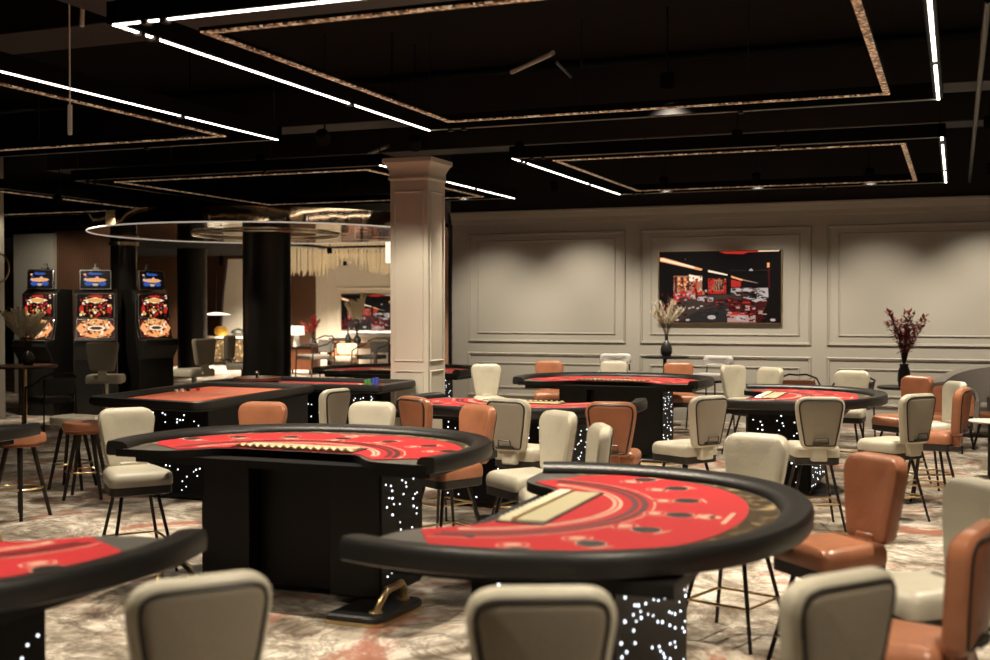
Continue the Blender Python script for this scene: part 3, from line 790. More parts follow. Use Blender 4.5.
# second mirrored ceiling over the lounge
tag(MB().box(-14.5, -8.1, 19.9, 25.0, 3.25, 3.32).build('mirror_ceiling', 'mirror'), 'bronze mirrored ceiling panel over the bright lounge', 'ceiling')

# ================================================================== WALL SCREENS
def screen(name, x0, x1, z0, z1, y, label, parent_name='wall_screen'):
    t = tag(empty(parent_name, ((x0 + x1) / 2, y, (z0 + z1) / 2)), label, 'screen', 'wall screens')
    W = x1 - x0; Hh = z1 - z0
    MB().box(-W / 2, W / 2, -.055, -.003, -Hh / 2, Hh / 2).build('casing', 'satin_black', t, bevel=.004)
    mb = MB(); 
    for a in (((-W / 2, W / 2), (Hh / 2, Hh / 2 + .012)), ((-W / 2, W / 2), (-Hh / 2 - .012, -Hh / 2))): mb.box(a[0][0], a[0][1], -.058, -.003, a[1][0], a[1][1])
    mb.box(-W / 2 - .012, -W / 2, -.058, -.003, -Hh / 2 - .012, Hh / 2 + .012); mb.box(W / 2, W / 2 + .012, -.058, -.003, -Hh / 2 - .012, Hh / 2 + .012)
    mb.build('bezel', 'brass', t)
    mats = ['scr_black', 'scr_hot', 'scr_orange', 'scr_red', 'scr_dkred', 'scr_shelf', 'scr_brown', 'scr_grey', 'scr_pale', 'scr_pink']
    mb = MB(); lay = [0]
    def P(pts, m):           # picture coordinates 0..1 from the top left
        lay[0] += 1; yy = -.056 - lay[0] * .00006
        mb.face([((u - .5) * W * .99, yy, (.5 - v) * Hh * .985) for u, v in pts], mats.index('scr_' + m))
    P([(0, 0), (1, 0), (1, 1), (0, 1)], 'black')
    P([(0, .80), (.10, .76), (.45, .66), (.80, .66), (.90, .70), (.84, 1), (0, 1)], 'dkred')
    P([(.12, .34), (.36, .34), (.36, .66), (.12, .72)], 'shelf'); P([(.25, .32), (.36, .36), (.36, .42), (.25, .42)], 'hot')
    P([(.12, .58), (.36, .55), (.36, .66), (.12, .72)], 'red')
    for k in range(5):
        P([(.13 + k * .026, .36), (.147 + k * .026, .36), (.147 + k * .026, .55), (.13 + k * .026, .56)], 'orange' if k % 2 else 'dkred')
    for v in (.42, .49): P([(.12, v), (.25, v), (.25, v + .012), (.12, v + .012)], 'black')
    P([(.29, .42), (.315, .42), (.315, .60), (.29, .60)], 'red')
    P([(.41, .38), (.56, .40), (.56, .60), (.41, .60)], 'red'); P([(.46, .40), (.54, .41), (.54, .56), (.46, .56)], 'shelf')
    for k in range(4): P([(.465 + k * .02, .42), (.473 + k * .02, .42), (.473 + k * .02, .55), (.465 + k * .02, .55)], 'grey')
    P([(.60, .40), (.68, .43), (.68, .52), (.60, .50)], 'red')
    P([(0, .075), (.04, .08), (.365, .245), (.35, .27), (.30, .25), (.0, .13)], 'orange'); P([(.01, .085), (.30, .215), (.29, .235), (.01, .115)], 'hot')
    P([(.41, .26), (.57, .325), (.57, .345), (.41, .29)], 'hot'); P([(.60, .345), (.70, .40), (.69, .42), (.60, .37)], 'orange'); P([(.70, .40), (.82, .45), (.82, .455), (.70, .415)], 'pink')
    P([(.50, .005), (.98, .0), (.98, .015), (.74, .02), (.70, .045), (.55, .035)], 'red'); P([(.82, .0), (.99, .0), (.99, .012), (.82, .014)], 'hot')
    P([(.60, .52), (.90, .52), (.905, .66), (.80, .72), (.72, .66), (.60, .58)], 'pale'); P([(.63, .57), (.84, .56), (.80, .64), (.66, .63)], 'black')
    P([(.15, .66), (.30, .62), (.74, .60), (.72, .66), (.45, .68), (.20, .76)], 'brown'); 
    for u, v in ((.28, .63), (.35, .66), (.43, .67)): P([(u - .022, v - .02), (u + .022, v - .02), (u + .026, v + .035), (u - .026, v + .035)], 'pale')
    P([(.10, .80), (.16, .74), (.54, .70), (.55, .735), (.30, .86), (.18, .98), (.13, .97), (.10, .88)], 'brown')
    P([(.30, .86), (.56, .74), (.56, 1), (.18, 1)], 'grey')
    for u, v in ((.24, .80), (.27, .785), (.31, .80), (.34, .77)): P([(u, v), (u + .02, v - .012), (u + .03, v + .004), (u + .01, v + .018)], 'pale')
    P([(.57, .86), (.80, .85), (.80, 1), (.57, 1)], 'pink'); P([(.57, .86), (.80, .85), (.80, .90), (.57, .90)], 'red')
    for u, v, r in ((.44, .93, .035), (.68, .94, .04), (.94, .965, .022), (.15, .97, .018), (.24, .97, .018)):
        lay[0] += 1; yy = -.056 - lay[0] * .00006
        mb.face([((u + r * math.cos(2 * PI * k / 16) - .5) * W * .99, yy, (.5 - (v + r * .85 * math.sin(2 * PI * k / 16))) * Hh * .985) for k in range(16)], mats.index('scr_pale'))
    P([(.895, .16), (.915, .17), (.915, .52), (.905, .56)], 'dkred'); P([(.892, .17), (.912, .17), (.912, .23), (.892, .24)], 'orange')
    rr = random.Random(9)
    def scat(n, u0, u1, v0, v1, ms, su=.012, sv=.014):
        for _ in range(n):
            u = rr.uniform(u0, u1); v = rr.uniform(v0, v1); a = su * rr.uniform(.4, 1.3); b = sv * rr.uniform(.4, 1.3); k = rr.uniform(-.4, .4) * b
            P([(u - a, v - b + k), (u + a, v - b - k), (u + a, v + b), (u - a, v + b)], rr.choice(ms))
    scat(70, .12, .36, .36, .58, ['shelf', 'orange', 'dkred', 'red', 'brown', 'black'], .008, .012)
    scat(50, .12, .40, .54, .70, ['pink', 'red', 'dkred', 'pale', 'shelf'], .010, .014)
    scat(40, .42, .56, .38, .60, ['dkred', 'shelf', 'red', 'black', 'grey'], .007, .014)
    scat(70, .58, .90, .50, .70, ['black', 'pale', 'grey', 'brown', 'dkred'], .016, .010)
    scat(60, .40, .80, .66, .78, ['black', 'brown', 'dkred', 'red', 'grey'], .016, .009)
    scat(60, .56, .88, .76, .98, ['dkred', 'brown', 'black', 'pink'], .015, .012)
    scat(30, .02, .14, .60, .98, ['dkred', 'black', 'brown', 'red'], .010, .02)
    scat(26, .16, .52, .72, .90, ['grey', 'black', 'brown'], .018, .008)
    # lettering of the sign in the picture: small pale strokes either side of a triangle
    P([(.745, .28), (.765, .245), (.785, .28)], 'pale')
    for k in range(6):
        for u0 in (.60, .80): P([(u0 + k * .022, .262 + (.002 * k if u0 < .7 else .012 - .002 * k)), (u0 + .012 + k * .022, .262), (u0 + .012 + k * .022, .285), (u0 + k * .022, .285)], 'grey')
    P([(.22, .10), (.225, .10), (.225, .112), (.22, .112)], 'pink')
    mb.build('display', mats, t)
    return t
a = onY(660, 252, 18); b = onY(781.5, 323, 18)
screen('s', a.x, b.x, b.z, a.z, 18.0, 'large wall screen showing a red lit casino, on the middle wall panel')
a = onY(342, 295, YB); b = onY(396, 330, YB)
screen('s', a.x, b.x, b.z, a.z, YB, 'distant screen with a red picture on the lounge wall, left of the white column')

# ================================================================== ALONG THE WALL
def high_table(x, y, h, r, label, top='satin_black'):
    t = tag(empty('bar_table', (x, y, 0)), label, 'table')
    MB().lathe([(.001, h - .03), (r - .01, h - .03), (r, h - .015), (r - .005, h), (.001, h)], 40).build('table_top', top, t)
    MB().lathe([(.03, .03), (.03, h - .03)], 16).build('post', 'rod_black', t)
    MB().lathe([(.001, 0), (.24, 0), (.24, .012), (.05, .03), (.001, .035)], 32).build('foot', 'rod_black', t)
    return t
p = onY(665, 356, 17.2)
high_table(p.x, 17.2, p.z, .36, 'round black high table by the wall under the left corner of the screen')
def bottle_vase(x, y, z, h, label, m='vase', sc=1.0):
    o = MB().lathe([(.001, 0), (.06 * sc, 0), (.085 * sc, .04 * h / .36), (.09 * sc, .12 * h / .36), (.06 * sc, .20 * h / .36), (.025 * sc, .25 * h / .36), (.022 * sc, h - .01), (.028 * sc, h), (.018 * sc, h - .004), (.016 * sc, h * .5)], 24).build('vase', m)
    o.location = (x, y, z); return tag(o, label, 'vase')
def pampas(x, y, z, h, w, n, seed, label, pr=.0065, nq=22):
    rnd = random.Random(seed); t = tag(empty('pampas_grass', (x, y, z)), label, 'plant')
    st = MB(); pl = MB()
    for k in range(n):
        a = rnd.random() * 2 * PI; s = w * (.25 + .75 * rnd.random()); hh = h * (.65 + .4 * rnd.random())
        tip = Vector((s * math.cos(a), s * .5 * math.sin(a), hh)); mid = Vector((tip.x * .35, tip.y * .35, hh * .55))
        st.tube([(0, 0, 0), mid, tip * .97], .0035, 5)
        for q in range(nq):
            f = .45 + .55 * q / (nq - 1); c = (mid + (tip - mid) * ((f - .45) / .55))
            for r_ in range(7):
                b = rnd.random() * 2 * PI; ln = .05 + .05 * rnd.random()
                e = c + Vector((math.cos(b) * ln * .55, math.sin(b) * ln * .55, ln * (.3 + .5 * rnd.random())))
                pl.tube([c, e], pr, 4, pr * .3)
    st.build('stem', 'twig', t); pl.build('plume', 'grass', t); return t
tz = p.z
bottle_vase(p.x + .02, 17.2, tz + .001, .33, 'dark bottle vase on the round high table by the wall')
pampas(p.x + .02, 17.2, tz + .27, .52, .34, 13, 3, 'dry pampas grass standing in the dark bottle vase below the screen', .0026, 12)

def leafy(x, y, z, h, w, n, seed, label, m='redleaf'):
    rnd = random.Random(seed); t = tag(empty('red_leaf_branch', (x, y, z)), label, 'plant'); st = MB(); lf = MB()
    for k in range(n):
        a = rnd.random() * 2 * PI; s = w * (.3 + .7 * rnd.random()); hh = h * (.35 + .65 * rnd.random()) if k else h
        if not k: s = .05
        tip = Vector((s * math.cos(a), s * .7 * math.sin(a), hh)); mid = Vector((tip.x * .35, tip.y * .35, hh * .6))
        st.tube([(0, 0, 0), mid, tip], .006, 5, .002)
        for q in range(9):
            c = mid + (tip - mid) * (q / 8)
            for r_ in range(3):
                d = Vector((rnd.uniform(-1, 1), rnd.uniform(-1, 1), rnd.uniform(-.4, 1))).normalized(); ln = .05 + .05 * rnd.random()
                sd = d.cross(Vector((0, 0, 1))); sd.normalize(); up = sd.cross(d) * .006
                p0 = c; p1 = c + d * ln * .5 + sd * ln * .22 + up; p2 = c + d * ln; p3 = c + d * ln * .5 - sd * ln * .22 + up
                lf.face([p0, p1, p2, p3]); lf.face([p0 + up * .3, p3 + up * .3, p2 + up * .3, p1 + up * .3][::-1])
    st.build('branch', 'twig', t); lf.build('leaves', m, t); return t
def wire_chair(x, y, rz, label, seatm='brown_wood', group='wire backed lounge chairs'):
    t = tag(empty('wire_chair', (x, y, 0), rz), label, 'chair', group)
    s = round_poly([(-.24, -.22), (.24, -.22), (.26, .24), (-.26, .24)], .08, 5)
    mb = MB(); cushion(mb, s, [(.01, .40), (0, .42), (0, .47), (.02, .49)], lambda x, y, h: (x, y, h)); mb.build('seat', seatm, t)
    bk = round_poly([(-.22, .52), (.22, .52), (.24, .76), (-.24, .76)], .06, 5)
    mb = MB(); cushion(mb, bk, [(.01, 0), (0, .01), (0, .04), (.01, .05)], lambda x, z, h: (x, -.27 - h + x * x * .6, z)); mb.build('backrest', seatm, t)
    mb = MB(); mb.tube([(-.27, .2, .62), (-.28, -.1, .68), (-.25, -.27, .78), (-.12, -.32, .83), (0, -.33, .82), (.12, -.32, .83), (.25, -.27, .78), (.28, -.1, .68), (.27, .2, .62)], .013, 8)
    mb.build('arm_rail', 'rod_black', t)
    for sx in (-1, 1):
        MB().tube([(sx * .27, .2, .62), (sx * .26, .24, 0)], .012, 8).build('leg', 'rod_black', t)
        MB().tube([(sx * .22, -.28, .76), (sx * .25, -.30, 0)], .012, 8).build('leg', 'rod_black', t)
    return t
pl = onY(904, 381, 16.6)
leafy(pl.x, 16.6, 0.95, .74, .30, 22, 8, 'dark red leafy branches in a black vase in front of the wall on the right')
o = MB().lathe([(.001, 0), (.07, 0), (.085, .08), (.08, .20), (.055, .27), (.06, .30), (.045, .29), (.04, .1)], 24).build('vase', 'vase'); o.location = (pl.x, 16.6, .70)
tag(o, 'black vase holding the dark red branches on the right', 'vase')
t = tag(empty('side_table', (pl.x, 16.6, 0)), 'black side table under the vase of red branches', 'table')
MB().lathe([(.001, .665), (.34, .665), (.35, .68), (.34, .699), (.001, .699)], 32).build('table_top', 'satin_black', t)
MB().lathe([(.001, 0), (.22, 0), (.22, .012), (.03, .03), (.03, .665), (.001, .665)], 24).build('pedestal', 'rod_black', t)
wp = onZ(818, 382, .78); wire_chair(wp.x - .28, wp.y + .5, 3.4, 'chair with amber cushion and black wire arms left of the red plant', 'tan')
wp = onZ(858, 379, .80); wire_chair(wp.x - .10, wp.y - .1, 2.9, 'dark grey chair with black wire arms next to the red plant', 'grey_fabric')

def white_stool(x, y, rz, label):
    t = tag(empty('bar_chair', (x, y, 0), rz), label, 'chair', 'white bar chairs by the wall')
    s = round_poly([(-.24, -.20), (.24, -.20), (.24, .22), (-.24, .22)], .09, 5)
    mb = MB(); cushion(mb, s, [(.015, .72), (0, .735), (0, .79), (.02, .81)], lambda x, y, h: (x, y, h)); mb.build('seat', 'white_soft', t)
    mb = MB(); cushion(mb, inset(s, -.004), [(0, .69), (0, .722)], lambda x, y, h: (x, y, h)); mb.build('seat_frame', 'rod_black', t)
    bk = round_poly([(-.24, .90), (.24, .90), (.24, 1.06), (-.24, 1.06)], .07, 6)
    mb = MB(); cushion(mb, bk, [(.03, 0), (.01, .01), (0, .035), (0, .07), (.01, .09), (.03, .10)], lambda x, z, h: (x, -.20 - h + x * x * .9, z)); mb.build('backrest', 'white_soft', t)
    for sx in (-1, 1):
        MB().tube([(sx * .2, -.23, .95), (sx * .22, -.22, .70), (sx * .24, -.26, 0)], .011, 8).build('leg', 'rod_black', t)
        MB().tube([(sx * .21, .2, .70), (sx * .24, .25, 0)], .011, 8).build('leg', 'rod_black', t)
    mb = MB(); q = [(-.235, -.245, .25), (.235, -.245, .25), (.235, .24, .25), (-.235, .24, .25)]
    for i in range(4): mb.tube([q[i], q[(i + 1) % 4]], .008, 6)
    mb.build('footrest', 'rod_black', t)
    return t
wp = onY(713, 362, 16.9); white_stool(wp.x, 16.7, 2.75, 'white cushioned bar chair with black frame right of the round high table')
wp = onY(614, 360, 16.9); white_stool(wp.x, 16.9, 3.3, 'white cushioned bar chair behind the cream backrest, left of the high table')

# lounge group at the right edge
def tub_chair(x, y, rz, label, scale=1.0):
    t = tag(empty('tub_chair', (x, y, 0), rz), label, 'armchair', 'tan tub chairs at the right')
    t.scale = (scale,) * 3
    mb = MB()   # outer grey shell
    n = 24; rs = []
    for k in range(n + 1):
        a = PI + PI * 1.0 * k / n if False else PI * (1.0 + k / n)
        hgt = .62 + .20 * math.sin(PI * k / n)
        ca, sa = math.cos(a), math.sin(a)
        rs.append([(.40 * ca, .38 * sa, .25), (.43 * ca, .41 * sa, .45), (.44 * ca, .43 * sa, hgt - .02), (.42 * ca, .41 * sa, hgt), (.385 * ca, .375 * sa, hgt - .01), (.37 * ca, .36 * sa, .45), (.36 * ca, .35 * sa, .25)])
    mb.rings(rs); mb.build('shell', 'grey_fabric', t)
    mb = MB(); rs = []
    for k in range(n + 1):
        a = PI * (1.03 + .94 * k / n); hgt = .60 + .17 * math.sin(PI * k / n); ca, sa = math.cos(a), math.sin(a)
        rs.append([(.365 * ca, .355 * sa, .43), (.37 * ca, .36 * sa, hgt), (.34 * ca, .33 * sa, hgt + .015), (.30 * ca, .29 * sa, hgt - .02), (.29 * ca, .28 * sa, .43)])
    mb.rings(rs); mb.build('backrest', 'tan', t)
    s = round_poly([(-.31, -.26), (.31, -.26), (.30, .30), (-.30, .30)], .10, 5)
    mb = MB(); cushion(mb, s, [(.01, .30), (0, .32), (0, .42), (.02, .445)], lambda x, y, h: (x, y, h)); mb.build('seat', 'tan', t)
    for sx in (-1, 1):
        for sy in (-1, 1): MB().tube([(sx * .27, sy * .22, .30), (sx * .31, sy * .28, 0)], .018, 8, .012).build('leg', 'leg', t)
    return t
tp = onZ(942, 388, .78); tub_chair(tp.x, tp.y + .25, 2.9, 'tan tub chair between the tan and cream gaming chairs near the right edge')
tp = onZ(1000, 382, .80); tub_chair(tp.x + .1, tp.y - .5, 2.2, 'tan tub chair with dark arm, cut off by the right edge')
t = tag(empty('curved_sofa', onZ(962, 378, .95)), 'curved grey sofa back against the wall at the right edge', 'sofa'); t.location.z = 0
t.location = (0.85, 17.0, 0)
mb = MB(); rs = []
for k in range(33):
    a = PI * k / 32; ca, sa = math.cos(a), math.sin(a); hgt = .62 + .34 * math.sin(a) ** .8
    rs.append([(1.2 * ca, .75 * sa, .12), (1.2 * ca, .75 * sa, hgt), (1.15 * ca, .70 * sa, hgt + .03), (1.04 * ca, .60 * sa, hgt), (1.02 * ca, .58 * sa, .12)])
mb.rings(rs); mb.build('backrest', 'grey_fabric', t)
mb = MB(); s = [Vector((1.03 * math.cos(PI * k / 16), .59 * math.sin(PI * k / 16))) for k in range(17)]
cushion(mb, s, [(.0, .14), (0, .42), (.03, .45)], lambda x, y, h: (x, y - .02, h)); mb.build('seat', 'grey_fabric', t)
mb = MB()
for k in range(5):
    a = PI * k / 4; mb.tube([(1.08 * math.cos(a), .64 * math.sin(a), .13), (1.08 * math.cos(a), .64 * math.sin(a), 0)], .02, 8)
mb.build('feet', 'leg', t)
tp = onZ(990, 420, .60)
t = tag(empty('coffee_table', (tp.x, tp.y, 0)), 'round white topped coffee table cut off by the right edge', 'table')
MB().lathe([(.001, .575), (.20, .575), (.21, .59), (.20, .60), (.001, .60)], 32).build('table_top', 'white', t)
MB().lathe([(.001, 0), (.15, 0), (.15, .012), (.02, .03), (.02, .575), (.001, .575)], 24).build('pedestal', 'leg', t)

# ================================================================== SLOT MACHINES
def slot_machine(x, y, rz, label):
    t = tag(empty('slot_machine', (x, y, 0), rz), label, 'slot machine', 'slot machines')
    # front is local -y
    side = [(-.28, 0), (-.28, .90), (-.44, 1.12), (-.44, 1.21), (-.25, 1.24), (-.17, 1.52), (-.17, 1.98), (-.05, 2.06), (.25, 2.06), (.28, .0)]
    mb = MB(); mb.rings([[(x_, a, b) for a, b in side] for x_ in (-.33, .33)]); mb.build('cabinet', 'satin_black', t, bevel=.006)
    mb = MB(); mb.box(-.31, .31, -.46, -.27, 1.211, 1.235); mb.build('button_deck', 'steel', t, bevel=.005)
    # lower screen (tilted) and upper screen as framed displays
    def disp(name, w, p0, p1, th, m, pieces, seed):
        a = Vector((0, *p0)); b = Vector((0, *p1)); up = (b - a); hh = up.length; up.normalize(); nrm = Vector((0, -up.z, up.y))
        def fn(u, v, o): return a + Vector((u * w, 0, 0)) + up * (v * hh) + nrm * o
        mb = MB(); q = round_poly([(-.5 * w, 0), (.5 * w, 0), (.5 * w, hh), (-.5 * w, hh)], .035, 4)
        f3 = lambda x_, y_, o: a + Vector((x_, 0, 0)) + up * y_ + nrm * o
        cushion(mb, q, [(0, .0), (0, th), (.008, th + .006)], f3, fill=False); fr = mb.build(name + '_bezel', 'chrome', t)
        mb = MB(); rnd = random.Random(seed); qi = inset(q, .018)
        mb.rings([[f3(p.x, p.y, th + .004) for p in qi], [f3(p.x, p.y, th + .009) for p in qi]])
        k = [0]
        def blob(u, v, ru, rv, mi, n=10):
            k[0] += 1; o = th + .0095 + k[0] * .00012
            mb.face([f3((u - .5) * w * .9 + ru * w * math.cos(2 * PI * j / n), v * hh + rv * hh * math.sin(2 * PI * j / n), o) for j in range(n)], mi)
        pieces(blob, rnd); mb.build(name, m, t)
    def upper(blob, r):
        for k in range(90): blob(.05 + r.random() * .90, .06 + r.random() * .88, .012 + .03 * r.random(), .02 + .05 * r.random(), r.choice([1, 2, 3, 0, 4, 1]), r.choice([4, 6, 10]))
        blob(.5, .72, .33, .12, 4, 4); blob(.5, .72, .22, .08, 2); 
        for i in range(5):
            for j in range(3): blob(.26 + i * .12, .30 + j * .11, .035, .035, r.choice([5, 6, 1]), 4)
        blob(.10, .35, .06, .16, 1); blob(.90, .35, .06, .16, 1); blob(.88, .5, .03, .05, 4); blob(.12, .22, .04, .08, 2)
        blob(.5, .88, .2, .05, 1)
    def lower(blob, r):
        blob(.5, .5, .50, .50, 1, 8)
        for k in range(95): blob(.05 + r.random() * .90, .07 + r.random() * .86, .015 + .035 * r.random(), .025 + .06 * r.random(), r.choice([0, 2, 3, 4, 5, 4, 0]), r.choice([4, 6, 10]))
        blob(.52, .5, .24, .14, 5, 8); blob(.52, .5, .18, .09, 3, 6)
    def top(blob, r):
        [blob(.1 + r.random() * .8, .15 + r.random() * .7, .05, .05, r.choice([3, 3, 2, 0]), 6) for k in range(20)]; blob(.5, .48, .36, .10, 2, 8); [blob(.25 + .1 * q, .49, .035, .07, 1 if q % 2 else 4, 5) for q in range(6)]; blob(.25, .3, .12, .12, 3); blob(.75, .3, .12, .12, 3); blob(.5, .78, .25, .06, 3, 6); blob(.5, .25, .1, .07, 4)
    disp('lower_screen', .60, (-.25, 1.25), (-.175, 1.57), .02, ['scr_dkred', 'scr_orange', 'scr_red', 'scr_brown', 'scr_gold', 'scr_hot'], lower, 5)
    disp('upper_screen', .60, (-.172, 1.585), (-.172, 1.99), .02, ['scr_black', 'scr_red', 'scr_gold', 'scr_dkred', 'scr_hot', 'scr_pink', 'scr_grey'], upper, 6)
    disp('top_screen', .50, (-.12, 2.05), (-.10, 2.38), .03, ['scr_black', 'scr_gold', 'scr_orange', 'scr_blue', 'scr_pale'], top, 7)
    MB().box(-.05, .05, -.05, .02, 2.03, 2.42).build('top_bracket', 'steel', t)
    MB().lathe([(.001, 2.40), (.03, 2.40), (.03, 2.48), (.001, 2.49)], 12).build('candle_lamp', 'steel', t)
    return t
at_floor = lambda px, Y: onY(px, 308, Y).x
slot_machine(at_floor(46, 15.2), 15.2, math.radians(6), 'slot machine on the left, partly behind the pampas grass')
slot_machine(at_floor(96, 15.6), 15.6, math.radians(38), 'middle slot machine facing the viewer with a pale chair in front')
slot_machine(at_floor(147, 16.3), 16.3, math.radians(72), 'slot machine on the right, turned towards the black columns')
t = tag(empty('round_column', (at_floor(124, 17.6), 17.6, 0)), 'slim glossy round column between the middle and right slot machines', 'column', 'round black columns')
MB().lathe([(.24, 0), (.24, 4.29)], 40).build('shaft', 'gloss_black', t)
MB().lathe([(.241, 2.9), (.27, 2.9), (.27, 2.96), (.241, 2.96)], 40).build('collar', 'brass', t)

def slot_chair(x, y, rz, label):
    t = tag(empty('swivel_chair', (x, y, 0), rz), label, 'chair', 'slot machine chairs')
    s = round_poly([(-.23, -.22), (.23, -.22), (.23, .22), (-.23, .22)], .08, 5)
    mb = MB(); cushion(mb, s, [(.01, .56), (0, .58), (0, .64), (.02, .67)], lambda x, y, h: (x, y, h)); mb.build('seat', 'cream', t)
    bk = round_poly([(-.15, .72), (.15, .72), (.21, 1.10), (-.21, 1.10)], .05, 5)
    mb = MB(); cushion(mb, bk, [(.02, 0), (0, .02), (0, .06), (.02, .08)], lambda x, z, h: (x, -.20 - h + x * x * .6, z)); mb.build('backrest', 'taupe', t)
    MB().box(-.05, .05, -.27, -.20, .60, .76).build('back_bracket', 'cream', t)
    MB().lathe([(.001, 0), (.24, 0), (.25, .015), (.06, .05), (.035, .08), (.035, .56), (.001, .56)], 24).build('pedestal', 'chrome', t)
    t.scale = (1.14, 1.14, 1.14)
    return t
sp = onZ(100, 341, 1.26); slot_chair(sp.x + .1, sp.y, math.radians(30), 'pale swivel chair in front of the middle slot machine')
sp = onZ(194, 338, 1.26); slot_chair(sp.x, sp.y, math.radians(75), 'grey swivel chair right of the slot machines, turned to the left')
sp = onZ(224, 338, 1.26); slot_chair(sp.x - .9, sp.y + 1.9, math.radians(-75), 'swivel chair beside the thick black column, facing right')
# table with pampas at the left edge
tp = onZ(24, 365, .92)
t = tag(empty('bistro_table', (tp.x, tp.y, 0)), 'dark wooden table with a brass post at the left edge', 'table')
MB().lathe([(.001, .88), (.46, .88), (.47, .90), (.46, .92), (.001, .92)], 40).build('table_top', 'brown_wood', t)
MB().lathe([(.04, .02), (.04, .30), (.05, .31), (.05, .33), (.04, .34), (.04, .88)], 16).build('post', 'brass', t)
MB().lathe([(.001, 0), (.26, 0), (.26, .015), (.05, .03), (.001, .03)], 32).build('foot', 'rod_black', t)
bottle_vase(tp.x + .08, tp.y, .921, .30, 'dark vase with pampas on the wooden table at the left edge')
pampas(tp.x + .08, tp.y, 1.08, .62, .50, 26, 12, 'big pale pampas bouquet at the left edge in front of a slot machine')
can(tp.x + .3, tp.y - 1.0, 3.5, tp.x, tp.y, .9, 420, 60, .7, 'small downlight added above the wooden table at the left edge to brighten the pampas', 'ceiling downlights')  # added lamp, there only to brighten the dark pampas
wire_chair(tp.x + .62, tp.y - .15, 1.2, 'dark wire chair right of the wooden table at the left edge', 'base_dark')
t = tag(empty('ring_lamp', (onY(-2, 308, 13.6).x, 13.60, 2.35)), 'thin ring shaped wall lamp on the pier at the left edge', 'lamp')
mb = MB(); mb.tube([(.22 * math.cos(a), 0, .22 * math.sin(a)) for a in [2 * PI * k / 48 for k in range(49)]], .012, 8); mb.build('ring', 'brass', t)
mb = MB(); mb.tube([(0, 0, .22), (0, .07, .22)], .01, 6); mb.build('bracket', 'brass', t)

# ================================================================== FAR LOUNGE
# crystal curtain chandelier
def chandelier(pxa, pxb, Y, ztop, z0, z1, seed, label):
    rnd = random.Random(seed); xa = onY(pxa, 308, Y).x; xb = onY(pxb, 308, Y).x
    t = tag(empty('crystal_chandelier', ((xa + xb) / 2, Y, ztop)), label, 'chandelier', 'crystal chandeliers')
    W = xb - xa; MB().box(-W / 2, W / 2, -.5, .5, 0, .05).build('mounting_plate', 'satin_black', t)
    mb = MB(); n = int(W * 17)
    for k in range(n):
        x = -W / 2 + W * (k + rnd.random()) / n
        L = ztop - (z0 + (z1 - z0) * (.5 + .5 * math.sin(x * 3.1 + seed)) + rnd.uniform(-.06, .06))
        for yy in (-.45, -.15, .15, .45):
            y = yy + rnd.uniform(-.1, .1); mb.tube([(x, y, 0), (x, y, -L)], .015, 5)
    o = mb.build('crystal_rods', 'crystal', t); o['kind'] = 'stuff'; return t
chandelier(286, 312, 25.0, 3.24, onY(300, 277, 25).z, onY(300, 272, 25).z, 1, 'shorter gold crystal chandelier beside the thick black column')
chandelier(309, 396, 26.2, 3.24, onY(340, 275, 26.2).z, onY(340, 258, 26.2).z, 2, 'wide gold crystal chandelier left of the white column')
lamp_x = onY(389.5, 252, 24.0)
t = tag(empty('hanging_lantern', (lamp_x.x, 24.0, lamp_x.z)), 'glowing white cylinder lantern beside the white column', 'lamp')
MB().lathe([(.001, -.25), (.09, -.25), (.09, .22), (.001, .22)], 24).build('shade', 'shade', t); MB().tube([(0, 0, .2), (0, 0, 3.25 - lamp_x.z)], .008, 6).build('cord', 'rod_black', t)

def at_floor(px, Y): q = onY(px, 308, Y); return q.x
def desk_lamp(px, Y, zt, zb, ztab, label):
    x = at_floor(px, Y); t = tag(empty('table_lamp', (x, Y, ztab)), label, 'lamp')
    MB().lathe([(.001, zb - ztab), (.21, zb - ztab), (.20, zt - ztab), (.001, zt - ztab)], 24).build('lamp_shade', 'shade', t)
    MB().lathe([(.001, 0), (.10, 0), (.09, .02), (.07, zb - ztab), (.001, zb - ztab)], 20).build('base', 'white', t); return t
Yl = 27.0
ztab = onY(297, 346.5, Yl).z
desk_lamp(296.5, Yl, onY(297, 326, Yl).z, onY(297, 335, Yl).z, ztab, 'white table lamp with glowing shade right of the thick black column')
x = at_floor(301, Yl + .0)
t = tag(empty('sideboard', (x, Yl, 0)), 'dark sideboard carrying the white lamp and the bright red plant', 'sideboard')
MB().box(-.45, .45, -.25, .25, ztab - .05, ztab - .001).build('top', 'satin_black', t); MB().box(-.42, .42, -.22, .22, .12, ztab - .05).build('body', 'tan_dark', t)
for sx in (-1, 1):
    for sy in (-1, 1): MB().box(sx * .38 - .02, sx * .38 + .02, sy * .19 - .02, sy * .19 + .02, 0, .12).build('leg', 'leg', t)
x = at_floor(309, Yl)
o = MB().lathe([(.001, 0), (.08, 0), (.11, .1), (.06, .22), (.07, .25), (.001, .24)], 20).build('vase', 'vase'); o.location = (x + .12, Yl, ztab); tag(o, 'dark vase of the bright red plant on the sideboard', 'vase')
leafy(x + .12, Yl, ztab + .22, .62, .34, 14, 31, 'bright red leafy plant next to the white lamp', 'redleaf_b')
wire_ = []
def lounge_chair(px, Y, rz, label, sm='grey_fabric', s=1.15):
    t = wire_chair(at_floor(px, Y), Y, rz, label, sm, 'chairs in the far lounge'); t.scale = (s,) * 3; return t
lounge_chair(314, 24.5, 2.7, 'grey lounge chair with thin black arms in front of the sideboard', 'grey_fabric', 1.3)
lounge_chair(343, 25.3, 3.3, 'white backed chair at the wooden table left of the white column', 'cream', 1.15)
lounge_chair(372, 26.0, 3.0, 'dark chair partly hidden by the white column', 'base_dark', 1.2)
x = at_floor(352, 27.2); zt = onY(342, 343, 27.2).z
